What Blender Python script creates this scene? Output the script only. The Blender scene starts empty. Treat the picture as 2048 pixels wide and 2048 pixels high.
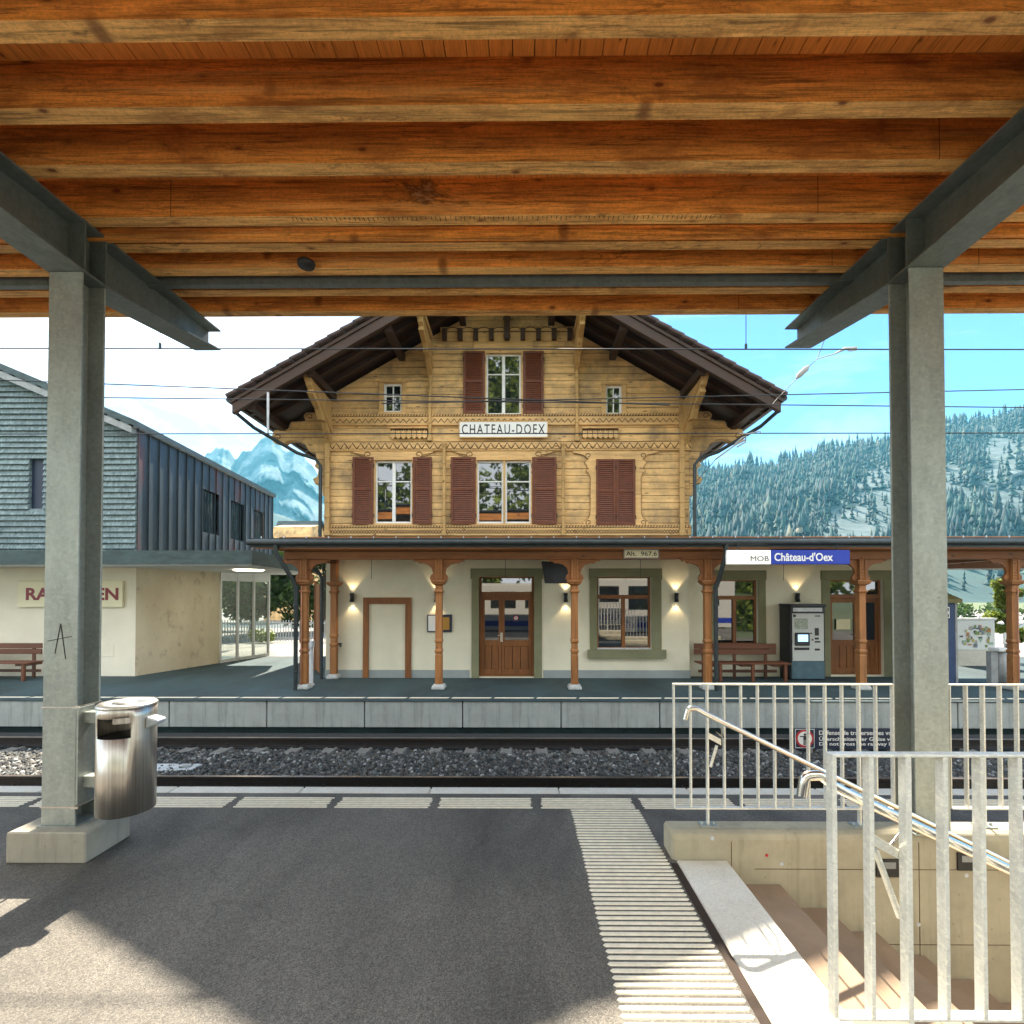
import bpy, math, random
import numpy as np
from mathutils import Vector, Matrix
random.seed(7); rng = np.random.default_rng(7)
PI = math.pi
scene = bpy.context.scene
COL = scene.collection

# ------------------------------------------------------------------ camera
F = 1000.0; CAMZ = 2.15
YAW, PITCH = math.radians(0.45), math.radians(0.9)
SHX, SHY = -8.15/2048, 150.3/2048
cam_d = bpy.data.cameras.new('camera'); cam = bpy.data.objects.new('camera', cam_d); COL.objects.link(cam)
cam_d.sensor_width = 36; cam_d.lens = 36*F/2048; cam_d.shift_x = SHX; cam_d.shift_y = SHY
cam_d.clip_start = 0.05; cam_d.clip_end = 12000
cam.location = (0, 0, CAMZ); cam.rotation_euler = (PI/2+PITCH, 0, YAW)
scene.camera = cam
_CR = Matrix.Rotation(YAW, 3, 'Z') @ Matrix.Rotation(PI/2+PITCH, 3, 'X')
def ray(px, py):
    return _CR @ Vector(((px-1024+SHX*2048)/F, (1024-py+SHY*2048)/F, -1.0))
def P(px, py, Y):                      # point of the real plane y = Y seen at a photo position
    d = ray(px, py); k = Y/d.y
    return (d.x*k, CAMZ+d.z*k)
def PX(px, py, Y): return P(px, py, Y)[0]
def PZ(px, py, Y): return P(px, py, Y)[1]

# ------------------------------------------------------------------ materials
class NT:
    def __init__(s, name):
        s.m = bpy.data.materials.new(name); s.m.use_nodes = True
        s.t = s.m.node_tree; s.b = s.t.nodes['Principled BSDF']; s.co = s.t.nodes.new('ShaderNodeTexCoord')
    def n(s, typ, **kw):
        x = s.t.nodes.new('ShaderNode'+typ)
        for k, v in kw.items(): setattr(x, k, v)
        return x
    def l(s, a, b): s.t.links.new(a, b)
    def coord(s, scale=(1,1,1), rot=(0,0,0)):
        mp = s.n('Mapping'); mp.inputs['Scale'].default_value = scale; mp.inputs['Rotation'].default_value = rot
        s.l(s.co.outputs['Object'], mp.inputs['Vector']); return mp.outputs['Vector']
    def noise(s, vec, scale=5, detail=4, rough=.6, dist=0):
        x = s.n('TexNoise'); s.l(vec, x.inputs['Vector'])
        x.inputs['Scale'].default_value = scale; x.inputs['Detail'].default_value = detail
        x.inputs['Roughness'].default_value = rough; x.inputs['Distortion'].default_value = dist
        return x.outputs['Fac']
    def ramp(s, fac, stops, interp='LINEAR'):
        r = s.n('ValToRGB'); s.l(fac, r.inputs['Fac']); e = r.color_ramp.elements; r.color_ramp.interpolation = interp
        while len(e) < len(stops): e.new(.5)
        for i, (p, c) in enumerate(stops):
            e[i].position = p; e[i].color = (c[0], c[1], c[2], 1) if hasattr(c, '__len__') else (c, c, c, 1)
        return r.outputs['Color']
    def mix(s, fac, a, b, mode='MIX'):
        x = s.n('Mix', data_type='RGBA', blend_type=mode)
        if hasattr(fac, 'links') or not isinstance(fac, (int, float)): s.l(fac, x.inputs[0])
        else: x.inputs[0].default_value = fac
        for i, v in ((6, a), (7, b)):
            if isinstance(v, tuple): x.inputs[i].default_value = (v[0], v[1], v[2], 1)
            else: s.l(v, x.inputs[i])
        return x.outputs[2]
    def math(s, op, a, b=None):
        x = s.n('Math', operation=op)
        for i, v in ((0, a), (1, b)):
            if v is None: continue
            if isinstance(v, (int, float)): x.inputs[i].default_value = v
            else: s.l(v, x.inputs[i])
        return x.outputs[0]
    def bump(s, h, strength=.3, dist=.01):
        x = s.n('Bump'); x.inputs['Strength'].default_value = strength; x.inputs['Distance'].default_value = dist
        s.l(h, x.inputs['Height']); s.l(x.outputs['Normal'], s.b.inputs['Normal'])
    def done(s, col=None, rough=.6, metal=0, ior=None):
        if col is not None:
            if isinstance(col, tuple): s.b.inputs['Base Color'].default_value = (*col, 1)
            else: s.l(col, s.b.inputs['Base Color'])
        if isinstance(rough, (int, float)): s.b.inputs['Roughness'].default_value = rough
        else: s.l(rough, s.b.inputs['Roughness'])
        s.b.inputs['Metallic'].default_value = metal
        if ior: s.b.inputs['IOR'].default_value = ior
        return s.m

def sc3(c, k): return (c[0]*k, c[1]*k, c[2]*k)
def plain(name, c, rough=.6, metal=0, var=.25, scale=6, bump=.0, stretch=(1,1,1), ior=None):
    t = NT(name); v = t.coord(stretch)
    f = t.noise(v, scale, 5)
    col = t.ramp(f, [(.3, sc3(c, 1-var)), (.7, sc3(c, 1+var*.6))])
    if bump: t.bump(t.noise(v, scale*6, 4), bump, .004)
    return t.done(col, rough, metal, ior)
def wood(name, c, dark=.45, axis='x', scale=1.0, rough=.6, knots=True, bump=.25, stain=False, fine=False):
    t = NT(name)
    s = {'x': (.35, 7, 7), 'y': (7, .35, 7), 'z': (7, 7, .35)}[axis]
    v = t.coord(tuple(q*scale for q in s))
    n1 = t.noise(v, 2.2, 6, .65, .6); n2 = t.noise(v, 9, 4, .7, .2)
    col = t.ramp(n1, [(.25, sc3(c, dark*1.15)), (.45, sc3(c, .85)), (.62, c), (.8, sc3(c, 1.2))])
    col = t.mix(t.ramp(n2, [(.42, 0.0), (.7, .55)]), col, sc3((c[0], c[1]*.8, c[2]*.7), .55))
    if fine:
        fg = t.noise(t.coord({'x': (.7, 21, 21), 'y': (21, .7, 21), 'z': (21, 21, .7)}[axis]), 2.0, 5, .7, .3)
        col = t.mix(1.0, col, t.ramp(fg, [(.36, .42), (.47, .98), (.7, 1.28)]), 'MULTIPLY')
        sp = t.noise(t.coord(), 38, 5, .8)
        col = t.mix(1.0, col, t.ramp(sp, [(.35, .76), (.55, 1.06)]), 'MULTIPLY')
    big = t.noise(t.coord((.5, .5, .5)), 1.3, 3)
    col = t.mix(1.0, col, t.ramp(big, [(.3, .84 if fine else .72), (.7, 1.12)]), 'MULTIPLY')
    if knots:
        kv = {'x': (2.6, 5, 5), 'y': (5, 2.6, 5), 'z': (5, 5, 2.6)}[axis]
        vo = t.n('TexVoronoi', feature='F1'); t.l(t.coord(kv), vo.inputs['Vector']); vo.inputs['Scale'].default_value = 1.0*scale
        k = t.ramp(t.math('ADD', vo.outputs['Distance'], t.math('MULTIPLY', n2, .06)), [(.085, 1.0), (.13, .35), (.22, 0.0)])
        col = t.mix(k, col, sc3((c[0], c[1]*.6, c[2]*.5), .22))
    if stain:
        cr = t.noise(t.coord((.30, 4.5, 4.5)), 1.6, 7, .6, .9)
        col = t.mix(t.ramp(cr, [(.49, 0.0), (.5, .7), (.51, 0.0)]), col, sc3((c[0], c[1]*.6, c[2]*.5), .2))
        bl = t.noise(t.coord((.9, 3, 3)), 1.7, 6, .7, .4)
        col = t.mix(t.ramp(bl, [(.5, 0.0), (.66, .7)]), col, sc3((c[0], c[1]*.7, c[2]*.5), .3))
        pt = t.noise(t.coord((.25, 6, 6)), 1.2, 4, .6)
        col = t.mix(t.ramp(pt, [(.55, 0.0), (.75, .5)]), col, (.95, .56, .2))
        oi = t.n('ObjectInfo'); col = t.mix(1.0, col, t.ramp(oi.outputs['Random'], [(0, .82), (1, 1.08)]), 'MULTIPLY')
        vd = t.n('TexVoronoi'); t.l(t.coord((1.7, .8, 1.1)), vd.inputs['Vector']); vd.inputs['Scale'].default_value = 1.3
        dr = t.ramp(t.math('ADD', vd.outputs['Distance'], t.math('MULTIPLY', n2, .12)), [(.12, .75), (.2, 0.0)])
        col = t.mix(dr, col, sc3((c[0], c[1]*.6, c[2]*.5), .18))
        sv = t.noise(t.coord((.55, 2, 3)), 1.1, 6, .75, .8)
        col = t.mix(t.ramp(sv, [(.61, 0.0), (.66, .85), (.69, .15), (.9, .0)]), col, sc3(c, .12))
        col = t.mix(t.ramp(sv, [(.66, 0.0), (.72, .75)]), col, (.42, .33, .22))
    if bump: t.bump(n1, bump, .004)
    return t.done(col, rough)

M = {}
M['beam'] = wood('timber_beam_wood', (.92, .345, .06), .40, 'x', stain=True, fine=True)
M['under'] = wood('bounce_lit_beam_underside', (.97, .53, .17), .6, 'x', stain=True, fine=True)  # paler than the beam faces: ground bounce light painted into the wood colour
M['board'] = wood('roof_board_wood', (.90, .33, .06), .36, 'y', 2.0, knots=True)
M['siding'] = None
t = NT('weathered_siding')                 # horizontal boards, each with its own tone
v = t.coord((.5, 3, 6)); sep = t.n('SeparateXYZ'); t.l(t.co.outputs['Object'], sep.inputs[0])
row = t.math('FLOOR', t.math('DIVIDE', sep.outputs['Z'], .178))
wn = t.n('TexWhiteNoise', noise_dimensions='1D'); t.l(row, wn.inputs['W'])
n1 = t.noise(v, 2.0, 6, .65, .5)
c = (.84, .53, .22)
col = t.ramp(n1, [(.25, sc3(c, .32)), (.45, sc3(c, .85)), (.6, c), (.85, sc3(c, 1.2))])
col = t.mix(1.0, col, t.ramp(wn.outputs['Value'], [(0, .8), (1, 1.1)]), 'MULTIPLY')
g = t.noise(t.coord((1.2, 1.2, 1.0)), .9, 7, .72)
col = t.mix(t.ramp(g, [(.44, 0.0), (.64, .85)]), col, (.235, .16, .085))
vo = t.n('TexVoronoi'); t.l(t.coord((1.6, 1, 6)), vo.inputs['Vector']); vo.inputs['Scale'].default_value = 1.0
col = t.mix(t.ramp(vo.outputs['Distance'], [(.06, .8), (.13, 0.0)]), col, (.10, .05, .02))
t.bump(n1, .3, .004); M['siding'] = t.done(col, .75)
M['groove'] = plain('dark_groove', (.035, .02, .012), .9)
M['trim'] = wood('carved_trim_wood', (.78, .49, .20), .45, 'x')
M['trimz'] = wood('upright_trim_wood', (.58, .36, .13), .4, 'z')
M['carve'] = plain('carved_shadow_paint', (.06, .028, .01), .8)
M['veranda'] = wood('veranda_wood', (.31, .115, .028), .3, 'x')
M['verandaz'] = wood('veranda_post_wood', (.40, .165, .045), .25, 'z', 1.6)
M['soffit'] = wood('roof_soffit_wood', (.05, .021, .011), .4, 'x', .8)
M['barge'] = wood('barge_board_wood', (.06, .026, .013), .35, 'x', .8)
M['door'] = wood('door_wood', (.30, .115, .03), .4, 'z', 1.2, knots=False)
M['bench'] = wood('bench_wood', (.17, .055, .02), .5, 'x', 1.0, knots=False, rough=.5)
M['shutter'] = plain('red_brown_shutter_paint', (.14, .036, .011), .55, var=.3, scale=9)
M['white'] = plain('white_window_paint', (.78, .79, .78), .45, var=.06)
M['glass'] = NT('window_glass').done((.012, .016, .018), .02, 0, 2.3)
def plaster(name, c, stain=.12, sc=1.0):
    t = NT(name); n = t.noise(t.coord(), 1.1*sc, 6, .65); f = t.noise(t.coord(), 60, 3)
    col = t.ramp(n, [(.3, sc3(c, 1-stain)), (.7, sc3(c, 1.04))])
    t.bump(f, .25, .004); return t.done(col, .9)
M['cream'] = plaster('cream_render', (.79, .75, .58))
M['cream2'] = plaster('bank_wall_render', (.83, .77, .62))
M['stain_wall'] = None
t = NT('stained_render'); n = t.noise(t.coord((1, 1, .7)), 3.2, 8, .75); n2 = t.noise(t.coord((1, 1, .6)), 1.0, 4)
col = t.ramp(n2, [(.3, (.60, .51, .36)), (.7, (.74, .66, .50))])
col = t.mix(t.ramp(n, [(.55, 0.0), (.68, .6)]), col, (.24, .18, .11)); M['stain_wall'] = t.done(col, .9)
M['soffit_white'] = plaster('white_soffit', (.72, .72, .70), .05)
M['surround'] = plaster('olive_stone_surround', (.235, .235, .135), .15, 3)
M['plinth'] = plaster('grey_plinth', (.33, .37, .36), .15, 2)
M['stone'] = plain('base_stone', (.42, .43, .41), .85, var=.3, scale=14, bump=.3)
def concrete(name, c, streak=.5, sp=.4, rough=.85):
    t = NT(name)
    big = t.noise(t.coord(), 1.4, 6, .7); st = t.noise(t.coord((5, 5, .35)), 1.6, 5, .7); sm = t.noise(t.coord(), 45, 3)
    col = t.ramp(big, [(.3, sc3(c, .72)), (.7, sc3(c, 1.1))])
    col = t.mix(t.ramp(st, [(.5, 0.0), (.75, streak)]), col, sc3((c[0]*.95, c[1], c[2]*.9), .45))
    vo = t.n('TexVoronoi'); t.l(t.coord(), vo.inputs['Vector']); vo.inputs['Scale'].default_value = 9
    col = t.mix(t.ramp(vo.outputs['Distance'], [(.05, sp), (.1, 0.0)]), col, sc3(c, .3))
    t.bump(sm, .3, .003); return t.done(col, rough)
M['concrete'] = concrete('cast_concrete', (.45, .40, .285), .6)
M['panel'] = concrete('edge_panel_concrete', (.40, .43, .42), .8)
M['foot'] = concrete('footing_concrete', (.44, .40, .32), .75)
t = NT('pale_landing_concrete'); n = t.noise(t.coord(), 2.2, 6, .7); sm = t.noise(t.coord(), 70, 3); sc_ = t.noise(t.coord((1, 1, 1)), 5.5, 8, .8, 1.2); rg = t.noise(t.coord(), 1.3, 3)
col = t.ramp(n, [(.3, (.66, .60, .50)), (.7, (.82, .78, .69))])
col = t.mix(t.ramp(sc_, [(.66, 0.0), (.70, .7)]), col, (.28, .22, .16)); col = t.mix(t.ramp(rg, [(.58, 0.0), (.75, .35)]), col, (.62, .47, .28))
col = t.mix(1.0, col, t.ramp(sm, [(.3, .85), (.6, 1.03)]), 'MULTIPLY'); t.bump(sm, .3, .003); M['pale_conc'] = t.done(col, .85)
M['step'] = concrete('brown_step_concrete', (.37, .26, .175), .18, .1)
M['sleeper'] = concrete('sleeper_concrete', (.20, .19, .17), .4)
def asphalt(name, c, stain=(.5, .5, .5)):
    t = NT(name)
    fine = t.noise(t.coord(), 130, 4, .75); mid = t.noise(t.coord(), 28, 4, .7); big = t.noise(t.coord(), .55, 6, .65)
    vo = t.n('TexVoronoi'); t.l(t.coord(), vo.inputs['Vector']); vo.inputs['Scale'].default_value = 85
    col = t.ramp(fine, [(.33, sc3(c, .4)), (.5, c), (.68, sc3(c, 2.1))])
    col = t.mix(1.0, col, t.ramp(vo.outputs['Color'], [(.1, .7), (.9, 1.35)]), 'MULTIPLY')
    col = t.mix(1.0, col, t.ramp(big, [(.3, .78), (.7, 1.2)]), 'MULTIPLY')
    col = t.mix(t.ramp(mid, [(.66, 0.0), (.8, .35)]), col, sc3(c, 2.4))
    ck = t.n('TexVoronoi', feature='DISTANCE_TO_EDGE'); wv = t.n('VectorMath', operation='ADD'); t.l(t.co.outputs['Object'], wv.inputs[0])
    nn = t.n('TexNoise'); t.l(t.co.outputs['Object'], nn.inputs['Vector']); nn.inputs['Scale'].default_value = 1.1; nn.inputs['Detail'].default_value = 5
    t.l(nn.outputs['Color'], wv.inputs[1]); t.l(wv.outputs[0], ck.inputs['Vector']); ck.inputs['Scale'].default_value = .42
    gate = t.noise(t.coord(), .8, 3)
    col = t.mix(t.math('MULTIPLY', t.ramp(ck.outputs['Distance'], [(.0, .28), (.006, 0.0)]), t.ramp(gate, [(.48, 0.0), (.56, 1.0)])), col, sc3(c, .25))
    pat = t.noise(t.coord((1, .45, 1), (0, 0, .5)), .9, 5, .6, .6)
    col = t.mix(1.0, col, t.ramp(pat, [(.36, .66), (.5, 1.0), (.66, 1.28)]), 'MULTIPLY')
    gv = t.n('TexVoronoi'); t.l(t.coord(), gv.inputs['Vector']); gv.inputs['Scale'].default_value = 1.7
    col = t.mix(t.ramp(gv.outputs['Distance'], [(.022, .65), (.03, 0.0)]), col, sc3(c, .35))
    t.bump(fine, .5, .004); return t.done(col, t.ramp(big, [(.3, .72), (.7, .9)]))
M['asphalt'] = asphalt('platform_asphalt', (.112, .101, .086))
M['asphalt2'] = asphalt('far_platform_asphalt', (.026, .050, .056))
M['road'] = asphalt('yard_asphalt', (.20, .19, .17))
M['paint'] = plain('worn_white_paint', (.86, .77, .60), .6, var=.15, scale=16)
M['galv'] = None
def galv(name, c, rough=.42, metal=.75, k=1.0):
    t = NT(name); vo = t.n('TexVoronoi'); t.l(t.coord((1, 1, 1)), vo.inputs['Vector']); vo.inputs['Scale'].default_value = 34*k
    n = t.noise(t.coord((2, 2, .7)), 3.5, 6, .7); n2 = t.noise(t.coord((1.5, 1.5, 3)), 14*k, 5, .7, .6)
    col = t.ramp(n, [(.28, sc3(c, .62)), (.72, sc3(c, 1.15))])
    col = t.mix(t.ramp(n2, [(.52, 0.0), (.68, .55)]), col, sc3((c[0], c[1]*1.02, c[2]*.9), 1.5))
    col = t.mix(.35, col, t.ramp(vo.outputs['Color'], [(0, sc3(c, .7)), (1, sc3(c, 1.3))]))
    return t.done(col, t.ramp(n2, [(.3, rough-.1), (.7, rough+.18)]), metal)
M['galv'] = galv('galvanised_steel', (.40, .43, .40), .42, .45)
M['girder'] = galv('girder_steel', (.20, .23, .225), .5, .5)
M['rail_galv'] = galv('railing_steel', (.84, .82, .74), .38, .2, 2)
M['inox'] = None
t = NT('brushed_stainless'); n = t.noise(t.coord((40, 40, .4)), 2, 5, .7); d = t.noise(t.coord(), 22, 5, .75)
col = t.ramp(n, [(.3, (.52, .47, .40)), (.7, (.78, .74, .68))]); col = t.mix(t.ramp(d, [(.62, 0.0), (.72, .45)]), col, (.22, .17, .12))
M['inox'] = t.done(col, t.ramp(n, [(.3, .34), (.7, .46)]), 1.0)
M['tube'] = plain('polished_handrail', (.80, .77, .70), .2, 1.0, var=.08)
M['darkmetal'] = plain('dark_gutter_metal', (.045, .055, .058), .45, .5, var=.3)
M['iron'] = plain('rusty_rail_steel', (.022, .017, .015), .75, .1, var=.4, scale=12)
M['railhead'] = plain('worn_rail_head', (.42, .36, .33), .3, .9)
M['black'] = plain('black_metal', (.018, .018, .02), .5)
M['copper'] = plain('copper_pipe', (.48, .24, .17), .35, .7)
M['tile'] = None
t = NT('roof_tile'); n = t.noise(t.coord((2, 3, 2)), 2.5, 6, .7); n2 = t.noise(t.coord(), 14, 4)
col = t.ramp(n, [(.3, (.045, .04, .042)), (.55, (.10, .062, .055)), (.75, (.085, .09, .095))])
t.bump(n2, .5, .01); M['tile'] = t.done(col, .8)
M['shingle'] = None
t = NT('grey_wood_shingle'); n = t.noise(t.coord((9, 9, 2.2)), 2, 5, .7); b = t.noise(t.coord(), .6, 4)
col = t.ramp(n, [(.3, (.07, .105, .115)), (.55, (.19, .25, .26)), (.75, (.36, .43, .44))])
col = t.mix(1.0, col, t.ramp(b, [(.3, .75), (.7, 1.15)]), 'MULTIPLY'); M['shingle'] = t.done(col, .8)
M['seam'] = None
t = NT('seamed_metal_cladding'); n = t.noise(t.coord((1, 1, .35)), .9, 5, .6); sp = t.noise(t.coord(), 8, 4)
col = t.ramp(n, [(.30, (.05, .065, .075)), (.52, (.085, .105, .12)), (.66, (.19, .085, .075))])
M['seam'] = t.done(col, .5, .5)
M['fascia'] = plain('dark_green_fascia', (.05, .075, .075), .5, .4, var=.4, scale=3, stretch=(1, 1, 3))
M['bark'] = wood('tree_bark', (.10, .075, .05), .4, 'z', 1, knots=False)
def leaf(name, c, var=.5):
    t = NT(name); n = t.noise(t.coord(), 2.2, 4, .6)
    g = t.n('NewGeometry'); wn = t.n('TexWhiteNoise', noise_dimensions='1D'); t.l(g.outputs['Random Per Island'], wn.inputs['W'])
    col = t.ramp(n, [(.3, sc3(c, 1-var)), (.7, sc3(c, 1+var))])
    col = t.mix(1.0, col, t.ramp(wn.outputs['Value'], [(0, .6), (1, 1.45)]), 'MULTIPLY')
    tr = t.n('BsdfTranslucent'); t.l(col, tr.inputs['Color'])
    mx = t.n('MixShader'); mx.inputs[0].default_value = .4
    t.done(col, .6); t.l(t.b.outputs[0], mx.inputs[1]); t.l(tr.outputs[0], mx.inputs[2])
    t.l(mx.outputs[0], t.t.nodes['Material Output'].inputs['Surface']); return t.m
M['leaf'] = leaf('leaf_green', (.055, .10, .022))
M['leaf2'] = leaf('leaf_bright', (.17, .22, .03))
M['conifer'] = None
t = NT('conifer_needles'); g = t.n('NewGeometry'); wn = t.n('TexWhiteNoise', noise_dimensions='1D'); t.l(g.outputs['Random Per Island'], wn.inputs['W'])
M['conifer'] = t.done(t.ramp(wn.outputs['Value'], [(0, (.002, .012, .016)), (.55, (.003, .026, .032)), (.85, (.012, .045, .042)), (.97, (.04, .07, .05)), (1, (.13, .12, .08))]), .9)
t = NT('hill_ground'); n = t.noise(t.coord(), .012, 8, .7); n2 = t.noise(t.coord(), .05, 6, .7)
col = t.ramp(n, [(.4, (.004, .03, .034)), (.56, (.015, .055, .05)), (.6, (.08, .12, .11))])
M['hill'] = t.done(t.mix(.35, col, t.ramp(n2, [(.4, (.008, .035, .034)), (.65, (.05, .09, .08))])), .95)
t = NT('cliff_rock'); n2 = t.noise(t.coord((1, 1, .5)), .05, 7, .75)
M['rock'] = t.done(t.ramp(n2, [(.38, (.010, .034, .036)), (.55, (.05, .08, .085)), (.7, (.115, .145, .145))]), .95)
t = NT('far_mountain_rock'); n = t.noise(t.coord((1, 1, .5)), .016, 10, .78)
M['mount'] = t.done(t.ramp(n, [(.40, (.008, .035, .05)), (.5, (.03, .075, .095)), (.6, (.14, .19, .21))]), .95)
t = NT('meadow_ground'); n = t.noise(t.coord(), .08, 8, .7)
M['ground'] = t.done(t.ramp(n, [(.35, (.05, .075, .025)), (.6, (.10, .12, .05))]), .95)
t = NT('crushed_ballast'); g = t.n('NewGeometry'); wn = t.n('TexWhiteNoise', noise_dimensions='1D'); t.l(g.outputs['Random Per Island'], wn.inputs['W'])
M['ballast'] = t.done(t.ramp(wn.outputs['Value'], [(0, (.026, .028, .028)), (.45, (.075, .08, .08)), (.7, (.10, .085, .07)), (.93, (.20, .205, .2)), (1, (.45, .45, .43))]), .85)
M['bed'] = plain('dark_track_bed', (.035, .036, .036), .95, var=.5, scale=20)
def flat(name, c, rough=.5): return NT(name).done(c, rough)
M['signwhite'] = flat('sign_white', (.80, .80, .78)); M['ink'] = flat('ink_black', (.015, .015, .018)); M['signblue'] = flat('sign_blue', (.006, .03, .30))
M['navy'] = flat('sign_navy', (.012, .022, .05)); M['red'] = flat('sign_red', (.50, .02, .03)); M['signcream'] = flat('sign_cream', (.80, .74, .50)); M['wine'] = flat('letter_wine_red', (.24, .012, .02))
M['orange'] = flat('poster_ochre', (.42, .22, .03)); M['bluebox'] = plain('blue_kiosk_paint', (.018, .045, .12), .5, var=.2); M['olive'] = plain('olive_roof_metal', (.16, .14, .05), .6)
M['machine'] = plain('ticket_machine_grey', (.50, .52, .49), .45, var=.05); M['machineblue'] = plain('ticket_machine_base', (.06, .12, .15), .5)
M['grey'] = plain('mid_grey_paint', (.30, .31, .31), .5); M['lgrey'] = plain('light_grey_paint', (.55, .58, .6), .4)
def emit(name, c, e, base=(.8, .8, .8)):
    t = NT(name); t.done(base, .5); t.b.inputs['Emission Color'].default_value = (*c, 1); t.b.inputs['Emission Strength'].default_value = e; return t.m
M['lampglow'] = emit('lamp_glow', (1, .78, .5), 6); M['screen'] = emit('ticket_screen', (.35, .65, .9), .5, (.2, .4, .5)); M['downlight'] = emit('ceiling_downlight', (1, .85, .6), 4)
# ------------------------------------------------------------------ mesh helpers
class MB:
    def __init__(s): s.v = []; s.f = []; s.mi = []; s.mats = []; s.cur = 0; s.sm = []
    def mat(s, m):
        if m not in s.mats: s.mats.append(m)
        s.cur = s.mats.index(m); return s
    def add(s, vs, fs, smooth=False):
        o = len(s.v); s.v += [tuple(p) for p in vs]
        for f in fs: s.f.append(tuple(o+i for i in f)); s.mi.append(s.cur); s.sm.append(smooth)
        return s
    def box(s, x0, x1, y0, y1, z0, z1):
        if x0 > x1: x0, x1 = x1, x0
        if y0 > y1: y0, y1 = y1, y0
        if z0 > z1: z0, z1 = z1, z0
        return s.add([(x0,y0,z0),(x1,y0,z0),(x1,y1,z0),(x0,y1,z0),(x0,y0,z1),(x1,y0,z1),(x1,y1,z1),(x0,y1,z1)],
              [(0,3,2,1),(4,5,6,7),(0,1,5,4),(1,2,6,5),(2,3,7,6),(3,0,4,7)])
    def hexa(s, p):                    # 8 corner points ordered as in box()
        return s.add(p, [(0,3,2,1),(4,5,6,7),(0,1,5,4),(1,2,6,5),(2,3,7,6),(3,0,4,7)])
    def prism(s, poly, axis, a0, a1):  # poly in the plane across axis: x:(y,z) y:(x,z) z:(x,y)
        n = len(poly)
        def q(p, a): return {'x': (a, p[0], p[1]), 'y': (p[0], a, p[1]), 'z': (p[0], p[1], a)}[axis]
        vs = [q(p, a0) for p in poly]+[q(p, a1) for p in poly]
        fs = [tuple(range(n))[::-1], tuple(range(n, 2*n))]+[(i, (i+1) % n, n+(i+1) % n, n+i) for i in range(n)]
        return s.add(vs, fs)
    def tube(s, pts, r, n=10, cap=True):
        pts = [Vector(p) for p in pts]; rs = r if isinstance(r, (list, tuple)) else [r]*len(pts)
        rings = []; up = None
        for i, p in enumerate(pts):
            t = (pts[min(i+1, len(pts)-1)]-pts[max(i-1, 0)]).normalized()
            if up is None:
                up = Vector((0, 0, 1)) if abs(t.z) < .9 else Vector((1, 0, 0))
            u = t.cross(up).normalized(); w = u.cross(t).normalized(); up = w
            rings.append([p+(u*math.cos(2*PI*k/n)+w*math.sin(2*PI*k/n))*rs[i] for k in range(n)])
        vs = [q for rg in rings for q in rg]; fs = []
        for i in range(len(pts)-1):
            for k in range(n): fs.append((i*n+k, i*n+(k+1) % n, (i+1)*n+(k+1) % n, (i+1)*n+k))
        s.add(vs, fs, True)
        if cap: s.add(rings[0], [tuple(range(n))]); s.add(rings[-1], [tuple(range(n))[::-1]])
        return s
    def lathe(s, prof, cx, cy, n=24):  # prof: (radius, z)
        vs = []; fs = []
        for r, z in prof: vs += [(cx+r*math.cos(2*PI*k/n), cy+r*math.sin(2*PI*k/n), z) for k in range(n)]
        for i in range(len(prof)-1):
            for k in range(n): fs.append((i*n+k, i*n+(k+1) % n, (i+1)*n+(k+1) % n, (i+1)*n+k))
        return s.add(vs, fs, True)
    def sq(s, prof, cx, cy):           # square lathe: (half width, z)
        vs = []; fs = []
        for r, z in prof: vs += [(cx-r,cy-r,z),(cx+r,cy-r,z),(cx+r,cy+r,z),(cx-r,cy+r,z)]
        for i in range(len(prof)-1):
            for k in range(4): fs.append((i*4+k, i*4+(k+1) % 4, (i+1)*4+(k+1) % 4, (i+1)*4+k))
        e = (len(prof)-1)*4; fs += [(3,2,1,0), (e,e+1,e+2,e+3)]
        return s.add(vs, fs)
    def wall(s, x0, x1, z0, z1, y0, y1, holes=(), rows=None):   # wall facing -y, pierced by (x0,x1,z0,z1) holes
        zs = sorted({z0, z1}|{z for h in holes for z in h[2:] if z0 < z < z1})
        for a, b in zip(zs, zs[1:]):
            cut = sorted((h[0], h[1]) for h in holes if h[2] < (a+b)/2 < h[3]); x = x0
            for c0, c1 in cut:
                if c0 > x: s.box(x, c0, y0, y1, a, b)
                x = max(x, c1)
            if x < x1: s.box(x, x1, y0, y1, a, b)
        return s

def mesh_obj(name, verts, faces, mats, mi=None, sm=None):
    me = bpy.data.meshes.new(name); me.from_pydata(verts, [], faces)
    for m in mats: me.materials.append(m)
    if mi: me.polygons.foreach_set('material_index', mi)
    if sm: me.polygons.foreach_set('use_smooth', sm)
    me.update(); o = bpy.data.objects.new(name, me); COL.objects.link(o); return o
def worldloc(o):
    v = Vector((0, 0, 0))
    while o: v += o.location; o = o.parent
    return v
def build(mb, name, m=None, parent=None, bevel=0, seg=1, origin=None):   # origin of a top-level mesh = its base
    if m is not None: mb.mats = [m] if not mb.mats else mb.mats; 
    if not mb.mats: mb.mats = [m]
    base = worldloc(parent) if parent else (Vector(origin) if origin else Vector((0, 0, 0)))
    vs = [(p[0]-base.x, p[1]-base.y, p[2]-base.z) for p in mb.v]
    o = mesh_obj(name, vs, mb.f, mb.mats, mb.mi, mb.sm)
    if parent: o.parent = parent
    else: o.location = base
    if bevel:
        b = o.modifiers.new('bevel', 'BEVEL'); b.width = bevel; b.segments = seg; b.limit_method = 'ANGLE'; b.angle_limit = .6
    return o
def tag(o, label, cat, group=None, kind=None):
    o['label'] = label; o['category'] = cat
    if group: o['group'] = group
    if kind: o['kind'] = kind
    return o
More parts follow.
